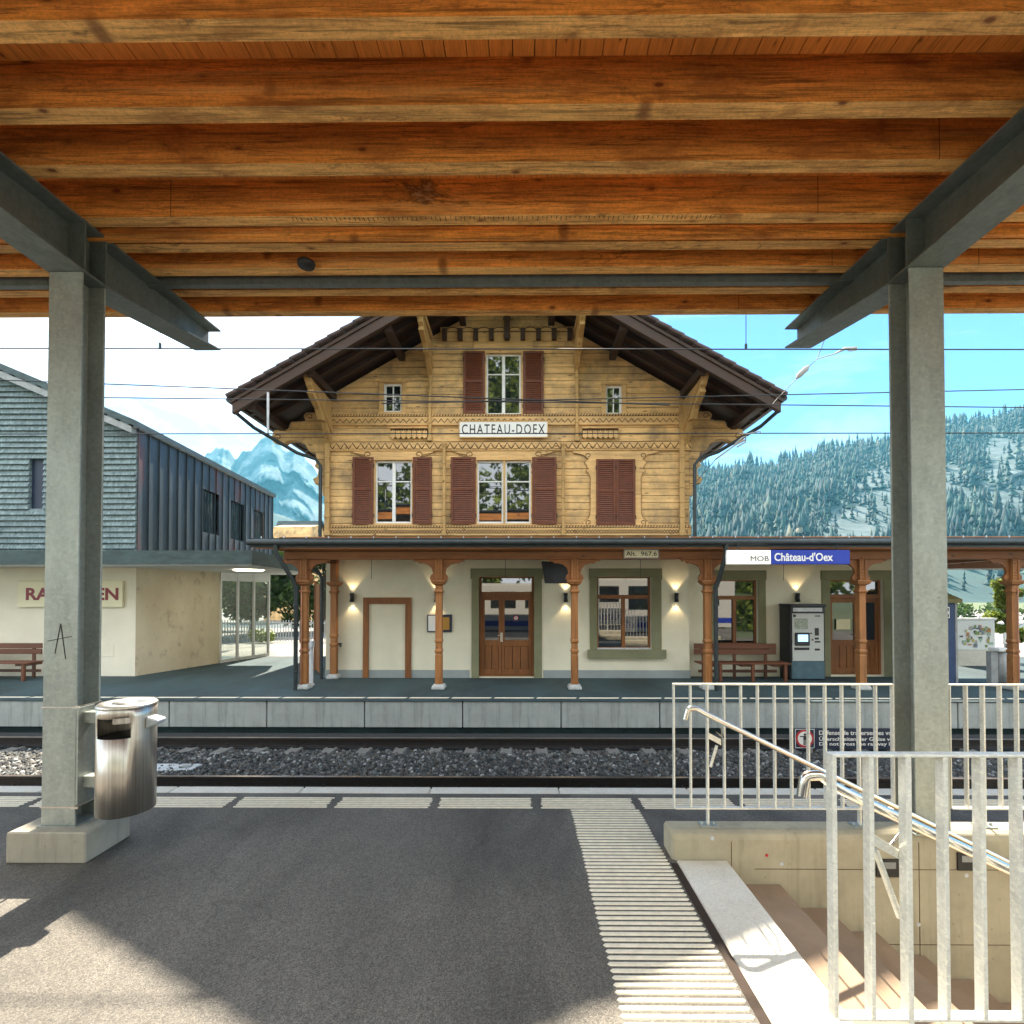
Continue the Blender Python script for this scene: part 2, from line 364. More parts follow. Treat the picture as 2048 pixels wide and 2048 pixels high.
def thing(name, loc, label, cat, group=None):
    o = bpy.data.objects.new(name, None); COL.objects.link(o); o.location = loc; o.empty_display_size = .1
    return tag(o, label, cat, group)
def structure(o, label=None, cat=None):
    o['kind'] = 'structure'
    if label: o['label'] = label
    if cat: o['category'] = cat
    return o
def kids(o): return [c for c in bpy.data.objects if c.parent == o]
def copy_tree(o, loc=None, parent=None, label=None):
    c = o.copy(); COL.objects.link(c)
    if parent: c.parent = parent
    if loc is not None: c.location = loc
    if label: c['label'] = label
    for k in kids(o): copy_tree(k, None, c)
    return c
def text(s, x0, x1, z0, z1, y, name, m, parent, bold=.0, depth=.004, face='-y', fit=True, spacing=1.0, depth_is_front=True):
    cu = bpy.data.curves.new('t', 'FONT'); cu.body = s; cu.extrude = .5; cu.offset = bold; cu.space_character = spacing; cu.resolution_u = 3
    to = bpy.data.objects.new('t', cu); COL.objects.link(to)
    dg = bpy.context.evaluated_depsgraph_get(); dg.update()
    me = bpy.data.meshes.new_from_object(to.evaluated_get(dg)); bpy.data.objects.remove(to)
    n = len(me.vertices); a = np.empty(n*3); me.vertices.foreach_get('co', a); a = a.reshape(-1, 3)
    lo, hi = a.min(0), a.max(0); k = (a-lo)/np.maximum(hi-lo, 1e-6)
    base = worldloc(parent)
    out = np.empty_like(a)
    sz = (z1-z0)
    w = (x1-x0) if fit else sz*(hi[0]-lo[0])/(hi[1]-lo[1])
    out[:, 0] = x0+k[:, 0]*w-base.x; out[:, 2] = z0+k[:, 1]*sz-base.z; out[:, 1] = y-k[:, 2]*depth-base.y
    me.vertices.foreach_set('co', out.ravel()); me.materials.clear(); me.materials.append(m); me.update()
    o = bpy.data.objects.new(name, me); me.name = name; COL.objects.link(o); o.parent = parent; return o
def bulk(name, v, f, m, smooth=False):        # numpy verts (n,3) and faces (k, c)
    me = bpy.data.meshes.new(name); k, c = f.shape
    me.vertices.add(len(v)); me.vertices.foreach_set('co', v.astype(np.float32).ravel())
    me.loops.add(k*c); me.loops.foreach_set('vertex_index', f.astype(np.int32).ravel())
    me.polygons.add(k); me.polygons.foreach_set('loop_start', np.arange(0, k*c, c, dtype=np.int32)); me.polygons.foreach_set('loop_total', np.full(k, c, np.int32))
    me.materials.append(m); me.update(calc_edges=True)
    if smooth: me.polygons.foreach_set('use_smooth', np.ones(k, bool))
    o = bpy.data.objects.new(name, me); COL.objects.link(o); return o

# ------------------------------------------------------------------ ground, platforms, track
SW = (1.262, 6.6, 2.2, 4.1)     # stairwell opening in the platform: x0 x1 y0 y1
def sheet(mb, x0, x1, y0, y1, z0, z1, hole):
    hx0, hx1, hy0, hy1 = hole
    mb.box(x0, hx0, y0, y1, z0, z1); mb.box(hx1, x1, y0, y1, z0, z1)
    mb.box(hx0, hx1, y0, hy0, z0, z1); mb.box(hx0, hx1, hy1, y1, z0, z1)
g = MB(); H = (1.0, 7.0, 1.7, 4.5)
for q in ((-2600, H[0], -600, 1500), (H[1], 2600, -600, 1500), (H[0], H[1], -600, H[2]), (H[0], H[1], H[3], 1500)):
    g.add([(q[0], q[2], -.72), (q[1], q[2], -.72), (q[1], q[3], -.72), (q[0], q[3], -.72)], [(0, 1, 2, 3)])
structure(build(g, 'ground', M['ground']))
p = MB().mat(M['asphalt']); sheet(p, -45, 45, -3.2, 5.44, -.9, 0, (SW[0], SW[1], SW[2]-.2, SW[3]+.2))
structure(build(p, 'platform'), 'grey asphalt platform in the foreground', 'platform')
# white concrete kerb stones along the near platform edge
for i in range(18):
    x = -12.35+i*1.42*1.0
    q = MB(); q.box(x+.004, x+1.416, 5.442, 5.62, -.5, .004)
    o = build(q, 'kerb_stone', M['pale_conc'], bevel=.012, origin=(x+.71, 5.53, -.5)); tag(o, 'pale concrete kerb stone edging the near platform above the track', 'kerb stone', 'kerb stones along the near platform edge')
    o['kind'] = 'structure'
# far platform
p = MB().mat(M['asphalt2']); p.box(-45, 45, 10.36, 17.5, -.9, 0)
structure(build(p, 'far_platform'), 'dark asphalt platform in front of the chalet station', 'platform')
p = MB().mat(M['road']); p.box(-90, 90, 17.5, 75, -.9, -.03)
structure(build(p, 'yard'), 'pale sunlit paved yard behind the station', 'yard')
xp = PX(533, 1430, 10.19); stp = 2.0
for i in range(14):
    x = xp-stp*6+i*stp
    q = MB().mat(M['panel']); q.box(x+.012, x+stp-.012, 10.19, 10.36, -.545, -.02)
    q.mat(M['asphalt2']).box(x, x+stp, 10.17, 10.358, -.018, .003)
    tag(build(q, 'edge_panel', None, origin=(x+1, 10.27, -.545), bevel=.01), 'grey precast concrete panel facing the track under the far platform edge', 'concrete panel', 'concrete edge panels of the far platform')
# painted dashes on the far platform
xd = PX(560+.29*312, 1395, 10.5); pit = 0.885
q = MB()
for i in range(-14, 20):
    x = xd+i*pit; q.add([(x, 10.41, .004), (x+.80, 10.41, .004), (x+.83, 10.44, .004), (x+.85, 10.52, .004), (x+.05, 10.52, .004), (x+.02, 10.49, .004)], [(0, 1, 2, 3, 4, 5)])
structure(build(q, 'platform_dashes', M['paint']))
# tactile ribbed dashes and path on the near platform
q = MB(); xd = PX(879, 1604, 5.2); pit = 1.043
def rib(mb, x0, x1, y, w, z=.006):
    e = w*.5; mb.add([(x0, y, 0), (x0+e, y-e, 0), (x1-e, y-e, 0), (x1, y, 0), (x1-e, y+e, 0), (x0+e, y+e, 0)]+[(x0+.004, y, z), (x0+e, y-e*.7, z), (x1-e, y-e*.7, z), (x1-.004, y, z), (x1-e, y+e*.7, z), (x0+e, y+e*.7, z)],
        [(6,7,8,9,10,11)]+[(i, (i+1) % 6, 6+(i+1) % 6, 6+i) for i in range(6)])
for i in range(-8, 7):
    for k in range(6):
        x = xd+i*pit; rib(q, x+random.uniform(-.012, .012), x+.955+random.uniform(-.012, .012), 5.085+k*.045, .028)
structure(build(q, 'tactile_dashes', M['paint']))
q = MB()
y = 5.03; k = 0
while y > .3:
    j = (k//12) % 2*.006+random.uniform(-.004, .004)
    rib(q, .505+j, 1.195+j*.5, y, .031); y -= .0520; k += 1
structure(build(q, 'tactile_path', M['paint']))
# drain gap beside the stairs
q = MB(); q.box(1.205, 1.2615, 1.5, 4.05, -.06, .003); structure(build(q, 'drain_joint', M['groove']))

# track
p = MB(); p.box(-45, 45, 5.62, 10.19, -.9, -.66); structure(build(p, 'track_bed', M['bed']))
n = 52000
X = rng.uniform(-11, 11, n); Y = 6.9+2.15*rng.random(n); hump = np.where((Y > 7.35) & (Y < 8.66), .022, -.045)
s = rng.uniform(.016, .034, n); Zc = -.632+hump+rng.uniform(-.02, .025, n)
cube = np.array([(-1,-1,-1),(1,-1,-1),(1,1,-1),(-1,1,-1),(-1,-1,1),(1,-1,1),(1,1,1),(-1,1,1)], float)
V = cube[None]*(1+rng.uniform(-.45, .25, (n, 8, 3)))
ang = rng.uniform(0, 2*PI, (n, 3)); 
def rotm(a):
    c, s_ = np.cos(a), np.sin(a); z = np.zeros_like(c[:, 0]); o = np.ones_like(z)
    Rx = np.stack([o, z, z, z, c[:,0], -s_[:,0], z, s_[:,0], c[:,0]], 1).reshape(-1,3,3)
    Rz = np.stack([c[:,2], -s_[:,2], z, s_[:,2], c[:,2], z, z, z, o], 1).reshape(-1,3,3)
    Ry = np.stack([c[:,1], z, s_[:,1], z, o, z, -s_[:,1], z, c[:,1]], 1).reshape(-1,3,3)
    return Rx @ Ry @ Rz
V = np.einsum('nij,nkj->nki', rotm(ang), V*s[:, None, None]*np.array([1.15, .95, .7]))
V += np.stack([X, Y, Zc], 1)[:, None]
FQ = np.array([(0,3,2,1),(4,5,6,7),(0,1,5,4),(1,2,6,5),(2,3,7,6),(3,0,4,7)])
f = (np.arange(n)[:, None, None]*8+FQ[None]).reshape(-1, 4)
o = bulk('ballast', V.reshape(-1, 3), f, M['ballast']); tag(o, 'dark crushed stone ballast lying between the rails', 'ballast', kind='stuff')
sl0 = None
for i in range(-15, 17):
    x = PX(700+.3623*280, 1497, 9.0)+i*.632
    if sl0 is None:
        q = MB(); q.prism([(-.13, -.72), (.13, -.72), (.10, -.598), (-.10, -.598)], 'y', 6.75, 9.42); q.v = [(a+x, b, c) for a, b, c in q.v]
        sl0 = build(q, 'sleeper', M['sleeper'], origin=(x, 8.1, -.72), bevel=.01)
        tag(sl0, 'grey concrete sleeper whose end shows beside the far rail', 'sleeper', 'sleepers under the track'); 
    else:
        c = copy_tree(sl0, (x, 8.1, -.72))
for yr, lab in ((7.18, 'dark steel rail nearest the foreground platform'), (9.12, 'dark steel rail beside the concrete wall of the far platform')):
    t = thing('rail', (0, yr, -.6), lab, 'rail', 'rails of the track')
    q = MB(); q.prism([(yr-.055, -.60), (yr+.055, -.60), (yr+.055, -.585), (yr+.012, -.575), (yr+.012, -.49), (yr+.032, -.48), (yr+.032, -.452), (yr-.032, -.452), (yr-.032, -.48), (yr-.012, -.49), (yr-.012, -.575), (yr-.055, -.585)], 'x', -45, 45)
    build(q, 'rail_body', M['iron'], t)
    q = MB(); q.box(-45, 45, yr-.026, yr+.026, -.4525, -.446); build(q, 'rail_head', M['railhead'], t)
q = MB()
for i in range(-15, 17):
    x = PX(700+.3623*280, 1497, 9.0)+i*.632
    for yr in (7.18, 9.12):
        q.box(x-.05, x+.05, yr-.13, yr-.06, -.60, -.565); q.tube([(x, yr-.09, -.57), (x, yr-.09, -.53)], .016, 6)
structure(build(q, 'rail_clips', M['iron']))
# flat track transponder between the rails, left
t = thing('track_balise', (-5.9, 8.0, -.6), 'flat pale grey plate lying between the rails behind the left column', 'track plate')
q = MB(); q.box(-6.35, -5.1, 7.75, 8.05, -.60, -.56); build(q, 'plate', M['lgrey'], t, bevel=.015)
q = MB(); q.box(-5.35, -5.2, 7.85, 7.95, -.56, -.545); build(q, 'plug', M['grey'], t)

# ------------------------------------------------------------------ stairs and stairwell
st = thing('staircase', (1.26, 3.0, -2.4), 'brown concrete stairs descending to the right into the underpass', 'stairs')
q = MB().mat(M['pale_conc']); q.box(1.264, 1.68, SW[2], 4.098, -.24, .006); build(q, 'landing', None, st, bevel=.014)
for i in range(1, 12):
    x = 1.68+(i-1)*.385; z = -.187*i
    q = MB(); q.box(x+.001, x+.425, SW[2], 4.098, z-.25, z); build(q, 'step', M['step'], st, bevel=.008)
q = MB(); q.box(1.68+11*.385, 9, SW[2], 4.098, -2.4, -2.24); build(q, 'bottom_landing', M['step'], st)
wl = thing('stairwell_wall', (1.2, 4.2, -2.4), 'board marked concrete parapet wall behind the stairs with weather streaks', 'wall')
q = MB().mat(M['concrete'])
q.prism([(4.1, -2.4), (4.1, .185), (4.14, .22), (4.33, .22), (4.36, .19), (4.36, -2.4)], 'x', 1.235, 9); build(q, 'wall_body', None, wl, bevel=.02)
q = MB()
for px, py in ((1300+.387*680, 1340+.387*1002), (1300+.387*1635, 1340+.387*1062), (1300+.387*1388, 1340+.387*1315), (1300+.387*322, 1340+.387*870)):
    X, Z = P(px, py, 4.1); q.tube([(X, 4.097, Z), (X, 4.11, Z)], .016, 12)
build(q, 'form_tie_hole', M['lgrey'], wl)
q = MB(); X, Z = P(1300+.387*603, 1340+.387*957, 4.1); q.tube([(X, 4.095, Z), (X, 4.11, Z)], .012, 10); build(q, 'red_plug', M['red'], wl)
q = MB()
for z in (PZ(1500, 1340+.387*1028, 4.1), PZ(1900, 1340+.387*1420, 4.1)): q.box(1.9, 9, 4.0975, 4.1, z-.002, z+.002)
for px in (1463, 1838): X = PX(px, 1740, 4.1); q.box(X-.002, X+.002, 4.0975, 4.1, -1.2, .15)
build(q, 'formwork_joint', M['carve'], wl)
for px, py in ((1776, 1735), (1938, 1722)):
    X, Z = P(px, py, 4.1); q = MB().mat(M['black']); q.box(X-.1, X+.1, 4.085, 4.1, Z-.07, Z+.07); q.mat(M['grey']).box(X-.07, X+.05, 4.08, 4.086, Z-.0, Z+.05); build(q, 'recessed_light', None, wl)
nw = thing('stairwell_wall', (1.3, 2.0, -2.4), 'concrete wall on the near side of the stairs under the front railing', 'wall')
q = MB(); q.prism([(1.92, -2.4), (1.92, .17), (1.95, .2), (2.16, .2), (2.198, .17), (2.198, -2.4)], 'x', 1.235, 9); build(q, 'wall_body', M['concrete'], nw, bevel=.015)
# ------------------------------------------------------------------ railings
def railing(x0, n, pitch, y, zb, zt, feet, label, wallz, d=.042, w=.012, x1=None):
    t = thing('stair_railing', (x0, y, wallz), label, 'railing')
    xe = x0+(n-1)*pitch if x1 is None else x1
    q = MB(); q.box(x0-w/2, xe+w/2, y-d/2, y+d/2, zt-.012, zt); build(q, 'top_bar', M['rail_galv'], t, bevel=.003)
    q = MB(); q.box(x0+w/2, xe-w/2, y-d/2, y+d/2, zb, zb+.010); build(q, 'bottom_bar', M['rail_galv'], t)
    for i in range(n):
        x = x0+i*pitch; foot = i in feet; wide = w*1.25 if foot else w
        q = MB(); q.box(x-wide/2, x+wide/2, y-d/2+.001, y+d/2-.001, (wallz+.01) if foot else zb+.0101, zt-.0121)
        o = build(q, 'railing_post' if foot else 'railing_bar', M['rail_galv'], t, bevel=.002)
        if foot:
            q = MB(); q.box(x-.07, x+.07, y-.05, y+.05, wallz, wallz+.012)
            for sx in (-.05, .05): q.lathe([(.012, wallz+.012), (.012, wallz+.03), (.0, wallz+.032)], x+sx, y, 8)
            build(q, 'foot_plate', M['galv'], o)
    return t
yf = 4.235
x0f = PX(1347, 1400, yf); pf = .1407
ra = railing(x0f, 14, pf, yf, PZ(1500, 1617, yf), PZ(1500, 1367, yf), (2, 11), 'galvanised bar railing on the parapet left of the right steel column', .22)
x0g = PX(1897, 1400, yf)
rb = railing(x0g, 22, pf, yf, PZ(1900, 1617, yf), PZ(1900, 1368, yf), (2, 11), 'galvanised bar railing on the parapet right of the right steel column', .22)
yn = 2.05; x0n = PX(1664, 1700, yn)
rc = railing(x0n, 30, .148, yn, PZ(1800, 2034, yn), PZ(1800, 1506, yn), (2, 11, 20), 'tall bright bar railing nearest the viewer in the right foreground', .20, .046, .019)
def handrail(parent, y, pts, r, m=M['tube']):
    W = [Vector((P(px, py, y)[0], y, P(px, py, y)[1])) for px, py in pts]
    # round the goose neck
    out = []
    for i in range(len(W)-1):
        for k in range(8 if i < 3 else 2):
            out.append(W[i].lerp(W[i+1], k/(8 if i < 3 else 2)))
    out.append(W[-1])
    for _ in range(5):
        out = [out[0]]+[(out[i-1]+out[i]*2+out[i+1])/4 for i in range(1, len(out)-1)]+[out[-1]]
    q = MB(); q.tube(out, r, 14); return build(q, 'handrail', m, parent)
ha = handrail(ra, 4.0, [(1370, 1439), (1376, 1417), (1394, 1417), (1412, 1428), (1652, 1545), (2048, 1740), (2300, 1864)], .021)
hb = handrail(rc, 2.22, [(1604, 1592), (1610, 1552), (1642, 1550), (1672, 1577), (1800, 1637), (2048, 1753), (2500, 1964)], .0225)
def bracket(parent, quad, strut, y0, y1, th=.008):
    q = MB(); A = [P(*p, y0) for p in quad]; q.prism(A, 'y', y1-th, y1)
    s0, s1 = [P(*p, y0) for p in strut]; q.tube([(s0[0], y1, s0[1]), (s1[0], y1, s1[1])], .013, 8)
    build(q, 'handrail_bracket', M['rail_galv'], parent)
c = lambda x, y: (1300+.3871*x, 1340+.3871*y)
bracket(ha, [c(296, 320), c(366, 358), c(366, 388), c(296, 350)], (c(345, 390), c(312, 500)), 4.2, 4.2)
q = MB(); X, Z = P(*c(368, 340), 4.1); X2, Z2 = P(*c(368, 300), 4.0); q.tube([(X, 4.2, Z), (X, 4.06, Z), (X2, 4.0, Z2)], .007, 8); build(q, 'handrail_arm', M['tube'], ha)
bracket(hb, [c(1150, 845), c(1345, 965), c(1345, 1010), c(1150, 905)], (c(1172, 935), c(1300, 1285)), 2.075, 2.085)
q = MB(); X, Z = P(*c(1350, 985), 2.08); X2, Z2 = P(*c(1350, 775), 2.22); q.tube([(X, 2.09, Z), (X, 2.2, Z), (X2, 2.22, Z2)], .009, 8); build(q, 'handrail_arm', M['tube'], hb)

# ------------------------------------------------------------------ platform canopy
cp = thing('platform_canopy', (0, 3, 0), 'timber platform canopy on two steel columns with rows of orange wooden beams', 'canopy')
def ztop(y): return 5.285+.042*(y-4.1)      # top of girders = underside of beams
XC = (-3.79, 3.345)
for xc in XC:
    yb, yt = 0.5, 6.0
    def zbot(y): return 4.85+.142*(y-4.1) if y > 4.34 else (4.85+.0 if y > 4.1 else min(4.85+.098*(4.1-y), ztop(y)-.2))
    ys = [yb, 4.1, 4.34, yt]
    ob = MB()
    for y0, y1 in zip(ys, ys[1:]):
        def fl(za0, za1, hw, t):
            ob.hexa([(xc-hw, y0, za0-t), (xc+hw, y0, za0-t), (xc+hw, y1, za1-t), (xc-hw, y1, za1-t), (xc-hw, y0, za0), (xc+hw, y0, za0), (xc+hw, y1, za1), (xc-hw, y1, za1)])
        fl(ztop(y0), ztop(y1), .155, .018)
        fl(zbot(y0)+.018, zbot(y1)+.018, .155, .018)
        ob.hexa([(xc-.007, y0, zbot(y0)+.018), (xc+.007, y0, zbot(y0)+.018), (xc+.007, y1, zbot(y1)+.018), (xc-.007, y1, zbot(y1)+.018), (xc-.007, y0, ztop(y0)-.018), (xc+.007, y0, ztop(y0)-.018), (xc+.007, y1, ztop(y1)-.018), (xc-.007, y1, ztop(y1)-.018)])
    gd = build(ob, 'steel_girder', M['girder'], cp)
    q = MB()
    for ys_ in (4.115, 4.325):
        for sx in (-1, 1):
            q.box(xc+sx*.008, xc+sx*.15, ys_-.006, ys_+.006, 4.872, ztop(ys_)-.02)
    build(q, 'stiffener_plate', M['girder'], gd)
    # column: H section, flanges facing the viewer
    q = MB(); zc0 = .262 if xc < 0 else .222
    q.box(xc-.14, xc+.14, 4.1, 4.118, zc0, 4.848); q.box(xc-.14, xc+.14, 4.322, 4.34, zc0, 4.848); q.box(xc-.006, xc+.006, 4.1182, 4.3218, zc0, 4.848)
    col = build(q, 'steel_column', M['galv'], cp, bevel=.003)
    q = MB(); q.box(xc-.16, xc+.16, 4.085, 4.355, zc0-.012, zc0); build(q, 'base_plate', M['galv'], col)
    if xc < 0:
        q = MB(); q.prism([(-.33, .0), (.315, .0), (.315, .235), (.30, .25), (-.315, .25), (-.33, .235)], 'y', 4.0, 4.47); q.v = [(a+xc, b, z) for a, b, z in q.v]
        build(q, 'column_footing', M['foot'], col, bevel=.012)
        q = MB()
        c1 = lambda x, y: (.3624*x, 700+.3624*y)
        def scratch(a, b, r=.004):
            A = P(*c1(*a), 4.099); B = P(*c1(*b), 4.099); q.tube([(A[0], 4.099, A[1]), (B[0], 4.099, B[1])], r, 5)
        scratch((335, 1510), (303, 1675)); scratch((335, 1510), (362, 1705)); scratch((262, 1607), (398, 1580), .003)
        build(q, 'scratched_letter', M['black'], col)
bys = [2.61, 3.11, 3.55, 4.08, 4.42, 4.78, 5.15, 5.57]
BW = .112
def beam(y):
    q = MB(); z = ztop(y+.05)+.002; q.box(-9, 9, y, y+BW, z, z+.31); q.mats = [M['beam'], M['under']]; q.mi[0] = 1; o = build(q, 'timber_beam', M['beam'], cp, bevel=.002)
    for sxx in random.sample((-5.2, -2.9, 2.45, 3.0, 4.4), 2):
        k_ = MB(); k_.box(sxx-.002, sxx+.002, y-.0015, y+.01, z+.0, z+.31); build(k_, 'splice_joint', M['groove'], o)
    return o
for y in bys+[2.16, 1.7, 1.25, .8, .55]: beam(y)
q = MB(); z = ztop(4.6); q.box(-9, 9, 4.56, 4.60, z-.05, z+.14); q.box(-9, 9, 4.535, 4.625, z+.03, z+.07) ; q.v = [(a, b-.265, c_) for a, b, c_ in q.v]
build(q, 'notched_batten', M['beam'], cp)
q = MB()       # comb-like notches on one beam
for i in range(90):
    x = -1.9+i*.04+random.uniform(-.008,.008); q.box(x, x+.005, 4.094, 4.094+random.uniform(.02,.05), ztop(4.13)-.0, ztop(4.13)+.0035)
build(q, 'comb_joint_mark', M['groove'], cp)
q = MB()       # roof boards running front to back
x = -9.0
while x < 9:
    w = random.uniform(.13, .15)
    q.hexa([(x, 0.55, ztop(0.55)+.314), (x+w-.006, 0.55, ztop(0.55)+.314), (x+w-.006, 5.70, ztop(5.70)+.314), (x, 5.70, ztop(5.70)+.314), (x, 0.55, ztop(0.55)+.345), (x+w-.006, 0.55, ztop(0.55)+.345), (x+w-.006, 5.70, ztop(5.70)+.345), (x, 5.70, ztop(5.70)+.345)]); x += w
build(q, 'roof_boards', M['board'], cp)
q = MB(); z0, z1 = ztop(0.50)+.347, ztop(5.75)+.347
q.hexa([(-9.05, 0.50, z0), (9.05, 0.50, z0), (9.05, 5.75, z1), (-9.05, 5.75, z1), (-9.05, 0.50, z0+.06), (9.05, 0.50, z0+.06), (9.05, 5.75, z1+.06), (-9.05, 5.75, z1+.06)])
build(q, 'roof_covering', M['darkmetal'], cp)
ys_ = 4.98; z = ztop(ys_)
q = MB(); q.box(-9, 9, ys_, ys_+.012, z-.035, z+.05); q.box(-9, 9, ys_+.012, ys_+.07, z-.035, z-.025)
for i in range(24): X = -8.5+i*.74; q.tube([(X, ys_-.004, z+.012), (X, ys_, z+.012)], .012, 8)
build(q, 'steel_strap', M['girder'], cp)
q = MB(); X, Z = P(609, 489, 4.66); q.lathe([(.0, ztop(4.66)-.03), (.075, ztop(4.66)-.028), (.082, ztop(4.66)-.005), (.082, ztop(4.66)+.01)], X, 4.70, 20)
build(q, 'round_lamp', M['black'], cp)

# ------------------------------------------------------------------ litter bin strapped to the left column
bx, by = PX(245, 1500, 3.98), 4.12
bn = thing('litter_bin', (bx, by, .38), 'round stainless steel litter bin strapped to the left column', 'litter bin')
r = .203; bx -= .075; zt = PZ(245, 1411, by-r*.2); zb = PZ(245, 1640, by-r)
q = MB()
n = 48
def ringpts(rr, z): return [(bx+rr*math.cos(2*PI*k/n), by+rr*math.sin(2*PI*k/n), z) for k in range(n)]
zs = [zb, zt-.30+.04, zt-.105, zt-.03, zt]
zs = [zb, zt-.235, zt-.075, zt]
fs = []; vs = []
for z in zs: vs += ringpts(r, z)
for i in range(3):
    for k in range(n):
        a = math.degrees(2*PI*(k+.5)/n)
        if i == 1 and 238 < a < 318: continue       # insertion slot towards the viewer
        fs.append((i*n+k, i*n+(k+1) % n, (i+1)*n+(k+1) % n, (i+1)*n+k))
q.add(vs, fs, True)
bd = build(q, 'bin_body', M['inox'], bn); sd = bd.modifiers.new('solid', 'SOLIDIFY'); sd.thickness = .004; sd.offset = -1
q = MB(); q.lathe([(0, zb+.002), (r-.004, zb+.002), (r-.004, zb+.01)], bx, by, n); q.lathe([(r-.02, zb+.02), (r-.02, zt-.25), (0, zt-.26)], bx, by, 24); build(q, 'inner_liner', M['black'], bn)
q = MB(); q.lathe([(r+.004, zt-.004), (r+.008, zt+.006), (r-.01, zt+.022), (r*.45, zt+.016), (r*.4, zt+.002), (0, zt)], bx, by, n); ld = build(q, 'bin_lid', M['inox'], bn)
q = MB(); q.lathe([(.085, zt+.0165), (.08, zt+.028), (.0, zt+.022)], bx-.01, by-.02, 24); build(q, 'ash_bowl', M['inox'], ld)
q = MB(); A_ = [math.radians(t_) for t_ in range(282, 317, 4)]; q.add([(bx+(r+.003)*math.cos(t_), by+(r+.003)*math.sin(t_), z_) for z_ in (zt-.115, zt-.07) for t_ in A_], [(k, k+1, k+1+len(A_), k+len(A_)) for k in range(len(A_)-1)]); build(q, 'slot_flap', M['inox'], bd)
q = MB(); q.prism([(bx+r-.01, zt-.19), (bx+r+.075, zt-.15), (bx+r+.085, zt-.115), (bx+r-.01, zt-.09)], 'y', by-.06, by+.06); build(q, 'side_hook', M['lgrey'], bn, bevel=.01)
q = MB()
xl = XC[0]+.14
for z in (zt-.11, zb+.22): q.box(xl+.002, bx-r+.03, by+.0, by+.09, z-.045, z+.045)
q.box(xl+.03, xl+.045, by-.05, by+.11, zb+.05, zt-.02)
build(q, 'mounting_bracket', M['galv'], bn)
for z in (zt-.02, zb+.02):
    q = MB(); a, b = XC[0]-.146, XC[0]+.146
    q.box(a, b, 4.094, 4.0985, z-.006, z+.006); q.box(a, a+.004, 4.0985, 4.345, z-.006, z+.006); q.box(b-.004, b, 4.0985, 4.345, z-.006, z+.006); q.box(b-.03, b+.03, 4.085, 4.094, z-.009, z+.009)
    build(q, 'steel_strap', M['inox'], bn)
# ------------------------------------------------------------------ chalet station building
YF = 13.0; CX = -.335
ch = thing('station_building', (CX, YF, 0), 'wooden chalet station with cream ground floor, yellow boarded gable and red brown shutters', 'station')
APX = 10.37; SL = .577; HW = 6.27; WH = 4.74
xl, xr = CX-WH, CX+WH
def frect(px0, px1, py0, py1, y=YF):
    return (PX(px0, (py0+py1)/2, y), PX(px1, (py0+py1)/2, y), PZ((px0+px1)/2, py1, y), PZ((px0+px1)/2, py0, y))
ZU = PZ(1000, 1074, YF)                     # bottom of the timber storey
W_att = frect(972, 1042, 707, 829); W_sl = frect(767, 804, 766, 825); W_sr = frect(1211, 1244, 770, 829)
W_2l = frect(750, 824, 921, 1047); W_2a = frect(954, 1007, 921, 1047); W_2b = frect(1010, 1062, 921, 1047); W_2r = frect(1192, 1270, 921, 1050)
holes = [W_att, W_sl, W_sr, W_2l, W_2a, W_2b, W_2r]
def roof_under(x): return APX-.30-SL*abs(x-CX)
# boarded wall: each course is its own board with a shadow groove
q = MB(); qb = MB(); z = ZU; pit = .178
while z < APX-.35:
    z1 = z+pit
    def clip(zz): return min(WH, max(.02, (APX-.30-zz)/SL))
    zs = sorted({z+.013, z1}|{h for r_ in holes for h in r_[2:] if z+.013 < h < z1})
    for a, b in zip(zs, zs[1:]):
        cut = sorted((h[0], h[1]) for h in holes if h[2] < (a+b)/2 < h[3])
        wa, wb = clip(a), clip(b); x = None; segs = []; cur = -1
        xs = [None]+[v for c_ in cut for v in c_]+[None]
        for k in range(0, len(xs), 2):
            lo, hi = xs[k], xs[k+1]
            la, lb = (CX-wa, CX-wb) if lo is None else (lo, lo)
            ha, hb = (CX+wa, CX+wb) if hi is None else (hi, hi)
            if ha-la < .005: continue
            y0 = YF+random.uniform(0, .006)
            q.hexa([(la, y0, a), (ha, y0, a), (ha, YF+.12, a), (la, YF+.12, a), (lb, y0, b), (hb, y0, b), (hb, YF+.12, b), (lb, YF+.12, b)])
    z = z1
wa_ = build(q, 'boarded_wall', M['siding'], ch, bevel=.006)
q = MB(); q.mat(M['groove'])
def shell():
    # dark inner skin with holes for the windows, clipped by the roof
    zs = sorted({ZU, 7.2}|{h for r_ in holes for h in r_[2:] if h < 7.2})
    q.wall(xl+.02, xr-.02, ZU, 7.2, YF+.125, YF+.2, holes)
    q.wall(CX-2.4, CX+2.4, 7.2, 8.6, YF+.125, YF+.2, holes)
    q.prism([(CX-2.2, 8.6), (CX+2.2, 8.6), (CX, 9.9)], 'y', YF+.125, YF+.2)
    for s in (-1, 1): q.prism([(CX+s*2.41, 7.2), (CX+s*4.6, 7.2), (CX+s*2.41, 8.5)], 'y', YF+.125, YF+.2)
shell(); build(q, 'inner_skin', None, ch)
q = MB().mat(M['siding']); q.box(xl, xl+.15, YF+.121, 24, ZU, 7.25); q.box(xr-.15, xr, YF+.121, 24, ZU, 7.25); q.box(xl+.15, xr-.15, 23.8, 24, 0, 9)
q.mat(M['cream']).box(xl+.02, xl+.3, YF+.3, 24, 0, ZU); q.box(xr-.3, xr-.02, YF+.6, 24, 0, ZU)
build(q, 'side_wall', None, ch)
q = MB(); q.box(xl+.3, xr-.3, 16.2, 16.4, 0, 9); build(q, 'inner_partition', M['groove'], ch)

